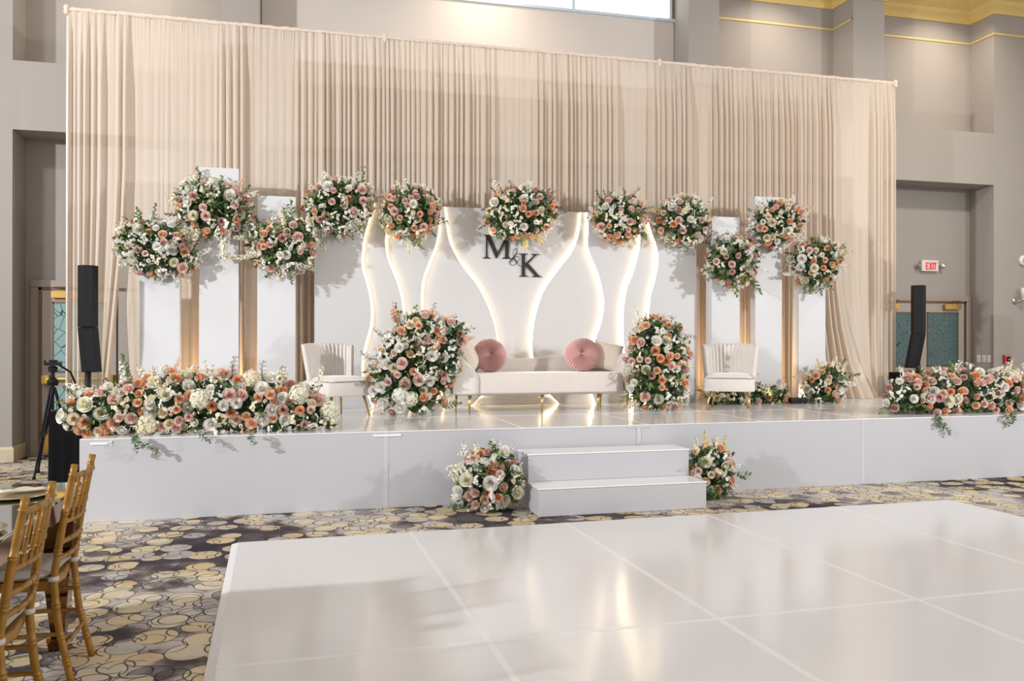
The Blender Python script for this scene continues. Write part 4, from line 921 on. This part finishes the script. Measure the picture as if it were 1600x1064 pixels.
black_box('black cloth-covered plinth under the left speaker beside the stage', -2.36, 9.15, -1.83, 9.62, 0, .745)
column_speaker('tall black column speaker standing left of the stage', -2.06, 9.38, .747, 2.20, 1.12, .18, .035)
black_box('black plinth under the right speaker behind the flower runner', 8.02, 9.72, 8.5, 10.15, SH + .001, 1.02)
column_speaker('tall black column speaker at the right before the exit door', 8.32, 9.93, 1.022, 2.22, 1.08, -.75, -.085)
# camera tripod
tr = thing('camera_tripod', 'black camera tripod standing on the carpet left of the stage', 'tripod', (-2.52, 9.92, 0))
hub = Vector((0, 0, 1.00))
for k, (fx, fy) in enumerate(((-.22, .30), (-.12, -.22), (.26, -.02))):
    m = MB(); f = Vector((fx, fy, .01)); a = hub + (f - hub).normalized() * .06; mid = hub.lerp(f, .55)
    off = Vector((-(f - hub).y, (f - hub).x, 0)).normalized() * .016
    m.tube([a + off, mid + off], .011, 8); m.tube([a - off, mid - off], .011, 8); m.tube([mid, f], .012, 8); m.box(tuple(mid - Vector((.025, .025, .03))), tuple(mid + Vector((.025, .025, .03)))); m.lathe([(.018, 0), (.022, .01), (.012, .03)], 8, (f.x, f.y, 0)); m.build('leg', M_BLACK, tr)
m = MB(); m.lathe([(.05, -.04), (.06, 0), (.045, .03), (.02, .05), (.02, .10), (.045, .11), (.05, .15), (.03, .17)], 12, (0, 0, 1.0)); m.tube([(0, 0, .7), (0, 0, 1.0)], .014, 8); m.build('centre_column', M_BLACK, tr)
m = MB(); m.box((-.07, -.05, 1.175), (.08, .05, 1.21)); m.box((-.03, -.035, 1.21), (.04, .035, 1.235)); m.box((-.085, -.02, 1.18), (-.07, .02, 1.23)); m.build('head', M_BLACK, tr, bevel=.004)
m = MB(); m.tube([(.06, 0, 1.18), (.16, .05, 1.10), (.20, .08, .98)], .011, 8); m.build('pan_handle', M_BLACK, tr)
# uplight battery on stage
p = onZ(1240, 630, SH)
up = thing('stage_uplight', 'small flat black uplight unit lying on stage beneath the right towers', 'light', (p.x, p.y - .05, SH), .1)
MB().box((-.13, -.07, .008), (.13, .07, .075)).build('body', M_BLACK, up, bevel=.015, seg=3)
m = MB(); m.box((-.11, -.05, .075), (.11, .05, .079)); m.build('lens', mat('lens_dark_glass', (.03, .03, .04), .08), up)
m = MB()
for x in (-.10, .10):
    for y in (-.05, .05): m.lathe([(.012, 0), (.012, .009)], 8, (x, y, 0))
m.build('feet', M_BLACK, up)
m = MB(); m.tube([(.10, -.075, .02), (.18, -.09, .008), (.28, -.05, .006), (.40, .03, .006)], .005, 6); m.build('cable', M_BLACK, up)
area('tower_uplight', (onY(1200, 600, 9.46).x, 9.44, SH + .10), (onY(1201, 500, 9.7).x, 9.7, 1.7), .10, 2.2, (1, .72, .42))
area('tower_uplight', (onY(1268, 600, 9.46).x, 9.62, SH + .06), (onY(1268, 450, 9.7).x, 9.72, 2.0), .06, .8, (1, .80, .55))
area('tower_uplight', (onY(1190, 600, 9.46).x, 10.05, SH + .05), (onY(1190, 450, 9.7).x, 10.3, 2.2), .20, 14, (1, .62, .30))
area('tower_uplight', (onY(340, 600, 9.46).x, 10.05, SH + .05), (onY(340, 450, 9.7).x, 10.3, 2.2), .20, 9, (1, .62, .30))

# ================================================================== WALL FITTINGS
ex = thing('exit_sign', 'red and white EXIT sign with twin emergency lamps above the right door', 'sign', (9.93, YN, 2.67))
M_WPL = mat('white_plastic', (.72, .70, .68), .4); M_RED = mat('exit_red', (.75, .02, .03), .4, emit=(1, .02, .03), estr=.22); M_CHROME = mat('satin_nickel', (.55, .52, .48), .3, 1)
MB().box((-.15, -.055, -.085), (.17, -.001, .095)).build('housing', M_WPL, ex, bevel=.006)
m = MB(); lh = .115; y0, y1 = -.062, -.054
def bar(x0, z0, x1, z1): m.box((x0, y0, z0), (x1, y1, z1))
def sl(x0, x1, w_): # slanted stroke
    m.prism([(x0, -lh / 2), (x0 + w_, -lh / 2), (x1 + w_, lh / 2), (x1, lh / 2)], y0, y1)
bar(-.075, -lh / 2, -.058, lh / 2); bar(-.058, lh / 2 - .018, -.028, lh / 2); bar(-.058, -.009, -.034, .009); bar(-.058, -lh / 2, -.028, -lh / 2 + .018)
sl(-.018, .022, .017); sl(.022, -.018, .017)
bar(.050, -lh / 2, .067, lh / 2); bar(.090, -lh / 2, .107, lh / 2); bar(.074, lh / 2 - .018, .123, lh / 2)
m.build('lettering', M_RED, ex, fixn=True)
for s_ in (-1, 1):
    m = MB(); m.tube([(s_ * .17 + .01, -.03, 0), (s_ * .21 + .01, -.05, .0)], .010, 8); T = Matrix.Translation((s_ * .225 + .01, -.06, 0)) @ Matrix.Rotation(PI / 2, 4, 'X') @ Matrix.Rotation(s_ * -.5, 4, 'Y')
    m.lathe([(.012, -.03), (.032, -.005), (.042, .025), (.038, .03)], 14, (0, 0, 0), 0, T); m.build('lamp_head', M_CHROME, ex, smooth=True)
sc_ = thing('wall_sconce', 'white glass cylinder wall sconce on the right pier', 'wall lamp', (11.16, YP, 2.10))
m = MB(); T = Matrix.Rotation(PI / 2, 4, 'X'); m.lathe([(.055, 0), (.055, .012), (.03, .02)], 16, (0, 0, 0), 0, T); m.tube([(0, -.01, 0), (0, -.08, 0), (.06, -.10, .02)], .012, 8); m.lathe([(.042, 0), (.045, .03)], 14, (.07, -.10, .0)); m.build('bracket', M_CHROME, sc_, smooth=True)
m = MB(); m.lathe([(.038, .03), (.038, .20), (.034, .205)], 16, (.07, -.10, 0)); m.build('glass_shade', mat('opal_glass', (.72, .70, .67), .3), sc_, smooth=True)
fa = thing('fire_alarm', 'small red fire alarm pull station on the right pier', 'fire alarm', (10.99, YP, 1.17))
MB().box((-.065, -.035, -.07), (.06, -.001, .065)).build('housing', mat('alarm_red', (.42, .015, .03), .4), fa, bevel=.006)
m = MB(); m.box((-.01, -.042, -.04), (.045, -.034, .04)); m.build('pull_bar', M_BLACK, fa)
m = MB(); m.box((-.055, -.037, -.06), (.052, -.034, -.048)); m.box((-.05, -.038, .045), (.045, -.034, .055)); m.build('marking', M_WPL, fa)
ho = thing('round_speaker', 'round white wall speaker at the right edge of the picture', 'wall speaker', (11.31, YP, 2.75))
m = MB(); m.lathe([(.085, 0), (.085, .03), (.07, .045), (.02, .05)], 24, (0, 0, 0), 0, Matrix.Rotation(PI / 2, 4, 'X')); m.build('housing', M_WPL, ho, smooth=True)
m = MB(); m.lathe([(.05, .045), (.045, .053), (.01, .055)], 16, (0, 0, 0), 0, Matrix.Rotation(PI / 2, 4, 'X')); m.build('grille', mat('grey_mesh', (.4, .4, .42), .5), ho)
for k, (y, lab) in enumerate(((11.24, 'white light switch plate nearest the pier corner'), (11.34, 'middle one of three white light switch plates'), (11.45, 'white light switch plate nearest the right door'))):
    s_ = thing('light_switch', lab, 'switch', (10.75, y, 1.17), 0, 'light switches in the right recess')
    MB().box((-.008, -.036, -.057), (-.001, .036, .057)).build('plate', M_WPL, s_, bevel=.002)
    MB().box((-.014, -.016, -.033), (-.0085, .016, .033)).build('rocker', mat('switch_rocker', (.60, .59, .57), .4) if 'switch_rocker' not in MATS else MATS['switch_rocker'], s_, bevel=.002)

# ================================================================== DINING TABLE AND CHIAVARI CHAIRS
TX1, TX0, TY0, TY1, TZ = -.985, -2.25, 1.9, 4.46, .765
tb = thing('dining_table', 'mirrored gold banquet table with glass top in the left foreground', 'table', ((TX0 + TX1) / 2, (TY0 + TY1) / 2, 0))
hx, hy = (TX1 - TX0) / 2, (TY1 - TY0) / 2
MB().box((-hx, -hy, TZ - .014), (hx, hy, TZ)).build('mirror_top', mat('mirror_glass', (.62, .68, .68), .04, 1), tb, bevel=.004)
m = MB(); a, b = hx - .03, hy - .03
for q in ((-a, -b, a, -b + .03), (-a, b - .03, a, b), (-a, -b + .031, -a + .03, b - .031), (a - .03, -b + .031, a, b - .031)): m.box((q[0], q[1], TZ - .12), (q[2], q[3], TZ - .016))
m.build('apron', M_ROSEGOLD, tb, bevel=.003)
for s1 in (-1, 1):
    for s2 in (-1, 1):
        m = MB(); cx, cy = s1 * (hx - .095), s2 * (hy - .095)
        def fr_(wd, z, ox=0): return [(cx - wd + ox, cy - wd, z), (cx + wd + ox, cy - wd, z), (cx + wd + ox, cy + wd, z), (cx - wd + ox, cy + wd, z)]
        lv = [(.035, .001), (.045, .06), (.045, .061), (.028, .065), (.080, .60), (.080, .605), (.045, .64), (.085, .649)]
        vs = []; fs = []
        for wd, z in lv: vs += fr_(wd, z)
        for i in range(len(lv) - 1):
            for k in range(4): k2 = (k + 1) % 4; fs.append((i * 4 + k, i * 4 + k2, (i + 1) * 4 + k2, (i + 1) * 4 + k))
        fs += [(3, 2, 1, 0), tuple(len(vs) - 4 + k for k in range(4))]
        m.add(vs, fs); m.build('leg', M_ROSEGOLD, tb, fixn=True)
def place_setting(x, y, lab1, lab2, lab3):
    o = thing('charger_plate', lab1, 'plate', (x, y, TZ + .001), 0, 'gold charger plates')
    m = MB(); m.lathe([(.02, .0), (.10, .0), (.16, .008), (.165, .012), (.16, .013), (.10, .006), (.02, .006)], 40); m.build('plate', mat('clear_gold_plate', (.62, .52, .32), .15, .6) if 'clear_gold_plate' not in MATS else MATS['clear_gold_plate'], o, smooth=True)
    nk = thing('napkin', lab2, 'napkin', (x + .03, y + .02, TZ + .0145), .3, 'folded napkins')
    m = MB(); m.grid(lambda u, v: ((u - .5) * .18, (v - .5) * .07, .008 + .006 * math.sin(u * 9) * math.sin(v * 5)), 10, 6); m.build('cloth', mat('cream_napkin', (.72, .64, .52), .8) if 'cream_napkin' not in MATS else MATS['cream_napkin'], nk, smooth=True, solid=.006)
    for k in range(3):
        f = thing('gold_fork' if k < 2 else 'gold_spoon', (lab3 + (', outer fork', ', inner fork', ', spoon')[k]), 'cutlery', (x - .14 + k * .022, y - .02, TZ + .016), .25 + .05 * k, 'gold cutlery')
        m = MB(); m.tube([(-.09, 0, .004), (0, 0, .009), (.04, 0, .005)], [.0045, .003, .0035], 8, flat=.6); m.build('handle', M_GOLD, f, smooth=True)
        m = MB()
        if k < 2:
            for q in (-1.5, -.5, .5, 1.5): m.tube([(.04, q * .002, .005), (.06, q * .0055, .003), (.10, q * .0055, .008)], [.003, .0022, .0012], 6)
        else: m.lathe([(.002, -.004), (.014, -.002), (.019, .003), (.017, .004), (.002, 0)], 14, (.065, 0, .007))
        m.build('tines' if k < 2 else 'bowl', M_GOLD, f, smooth=True)
place_setting(-1.20, 4.13, 'gold rimmed charger plate at the far place of the table', 'folded cream napkin on the far charger plate', 'gold cutlery at the far place setting')
place_setting(-1.17, 3.36, 'gold rimmed charger plate at the nearer place of the table', 'folded cream napkin on the nearer charger plate', 'gold cutlery at the nearer place setting')
gl = mat('drinking_glass', (1, 1, 1), .02, trans=1)
def goblet(x, y, lab):
    g = thing('water_glass', lab, 'glass', (x, y, TZ + .001), 0, 'stemmed glasses on the table')
    m = MB(); m.lathe([(.034, 0), (.034, .003), (.005, .006), (.004, .075), (.015, .085), (.035, .11), (.038, .15), (.033, .19), (.031, .19), (.036, .15), (.033, .112), (.012, .088), (.001, .086)], 24); m.build('bowl', gl, g, smooth=True)
goblet(-1.385, 4.30, 'clear stemmed glass by the far place setting')
goblet(-1.30, 3.62, 'clear stemmed glass between the two place settings')

def ringed(pts, r, n=10, rings=(.2, .22, .5, .52, .78, .8)):
    pts = [Vector(p) for p in pts]; out = []; rad = []; L_ = [0]
    for i in range(1, len(pts)): L_.append(L_[-1] + (pts[i] - pts[i - 1]).length)
    tot = L_[-1]; N2 = 48
    def at(s):
        for i in range(1, len(L_)):
            if s <= L_[i] + 1e-9: f = (s - L_[i - 1]) / (L_[i] - L_[i - 1]); return pts[i - 1].lerp(pts[i], f)
        return pts[-1]
    ts = sorted(set([i / 24 for i in range(25)] + [q + d for q in rings for d in (-.006, 0, .006) if 0 < q + d < 1]))
    for t in ts:
        out.append(at(t * tot)); bump = 1.22 if any(abs(t - q) < .003 for q in rings) else (.93 if any(abs(t - q) < .008 for q in rings) else 1.0); rad.append(r * bump * (1 - .12 * abs(t - .45)))
    return out, rad
def chiavari(label, x, y, rz):
    t = thing('chiavari_chair', label, 'chair', (x, y, 0), rz, 'gold chiavari chairs')
    hw = .165    # origin: floor point between the back legs; the seat extends towards -X
    def post(s): return [(.055, s * hw * 1.06, 0), (.0, s * hw, .25), (-.02, s * hw, .45), (.015, s * hw * .98, .68), (.055, s * hw * .97, .90), (.060, s * hw * .97, .925)]
    for s in (-1, 1):
        P, R = ringed(post(s), .0155, 12, (.10, .115, .22, .235, .36, .375, .60, .615, .78, .79, .955)); m = MB(); m.tube(P, R, 12); m.build('back_leg', M_CHGOLD, t, smooth=True)
        P, R = ringed([(-.40, s * .19, 0), (-.39, s * .185, .43)], .016, 12, (.15, .17, .5, .52, .8, .82)); m = MB(); m.tube(P, R, 12); m.build('front_leg', M_CHGOLD, t, smooth=True)
    m = MB(); pr = [(-.03, -.16), (-.40, -.19), (-.42, 0), (-.40, .19), (-.03, .16), (-.01, 0)]; n = 6
    m.add([(a_, b_, .405) for a_, b_ in pr] + [(a_, b_, .445) for a_, b_ in pr], [tuple(range(n)), tuple(range(n, 2 * n))[::-1]] + [(i, (i + 1) % n, (i + 1) % n + n, i + n) for i in range(n)]); m.build('seat_frame', M_CHGOLD, t, bevel=.012, seg=3, fixn=True)
    m = MB()
    for sg in (1, -1):
        m.grid(lambda u, v, sg=sg: (-.225 + (u - .5) * .40, (v - .5) * .37 * (1 + .08 * (1 - u)), .468 + sg * .022 * (max(0, (1 - (2 * u - 1) ** 6) * (1 - (2 * v - 1) ** 6))) ** .4), 12, 12)
    m.build('seat_cushion', M_CUSHW, t, smooth=True, fixn=True)
    for s in (-1, 1):
        m = MB(); m.lathe([(.019, -.010), (.022, 0), (.019, .010)], 12, (-.019, s * hw, .452)); m.tube([(-.019, s * hw, .452), (-.06, s * (hw - .02), .462)], .006, 6); m.build('cushion_tie', M_CUSHW, t, smooth=True)
    def rail(z, x_, bow, r, nm, rings=(.25, .27, .5, .73, .75)):
        P, R = ringed([(x_ + bow * (1 - (q / 4 - 1) ** 2), (q / 4 - 1) * hw, z) for q in range(9)], r, 10, rings); m = MB(); m.tube(P, R, 10); m.build(nm, M_CHGOLD, t, smooth=True)
    rail(.875, .050, .03, .0115, 'top_rail'); rail(.685, .016, .028, .011, 'back_rail'); rail(.60, .002, .026, .011, 'back_rail'); rail(.53, -.008, .024, .011, 'back_rail')
    for q in (-.66, -.33, 0, .33, .66):
        bw = 1 - q * q; P, R = ringed([(.016 + .028 * bw, q * hw, .685), (.050 + .03 * bw, q * hw, .875)], .0085, 8, (.2, .22, .5, .52, .8)); m = MB(); m.tube(P, R, 8); m.build('spindle', M_CHGOLD, t, smooth=True)
    for (p_, q_) in (((.01, -hw, .22), (-.39, -.187, .22)), ((.01, hw, .22), (-.39, .187, .22)), ((.02, -hw, .16), (.02, hw, .16)), ((-.395, -.187, .27), (-.395, .187, .27)), ((.0, -hw, .32), (-.39, -.187, .32)), ((.0, hw, .32), (-.39, .187, .32))):
        P, R = ringed([p_, q_], .0095, 8, (.3, .32, .68, .7)); m = MB(); m.tube(P, R, 8); m.build('stretcher', M_CHGOLD, t, smooth=True)
    return t
chiavari('gold chiavari chair at the far side, nearest the stage', -.965, 4.055, 0)
chiavari('gold chiavari chair cut by the left edge, nearest the camera', -.935, 3.285, 0)
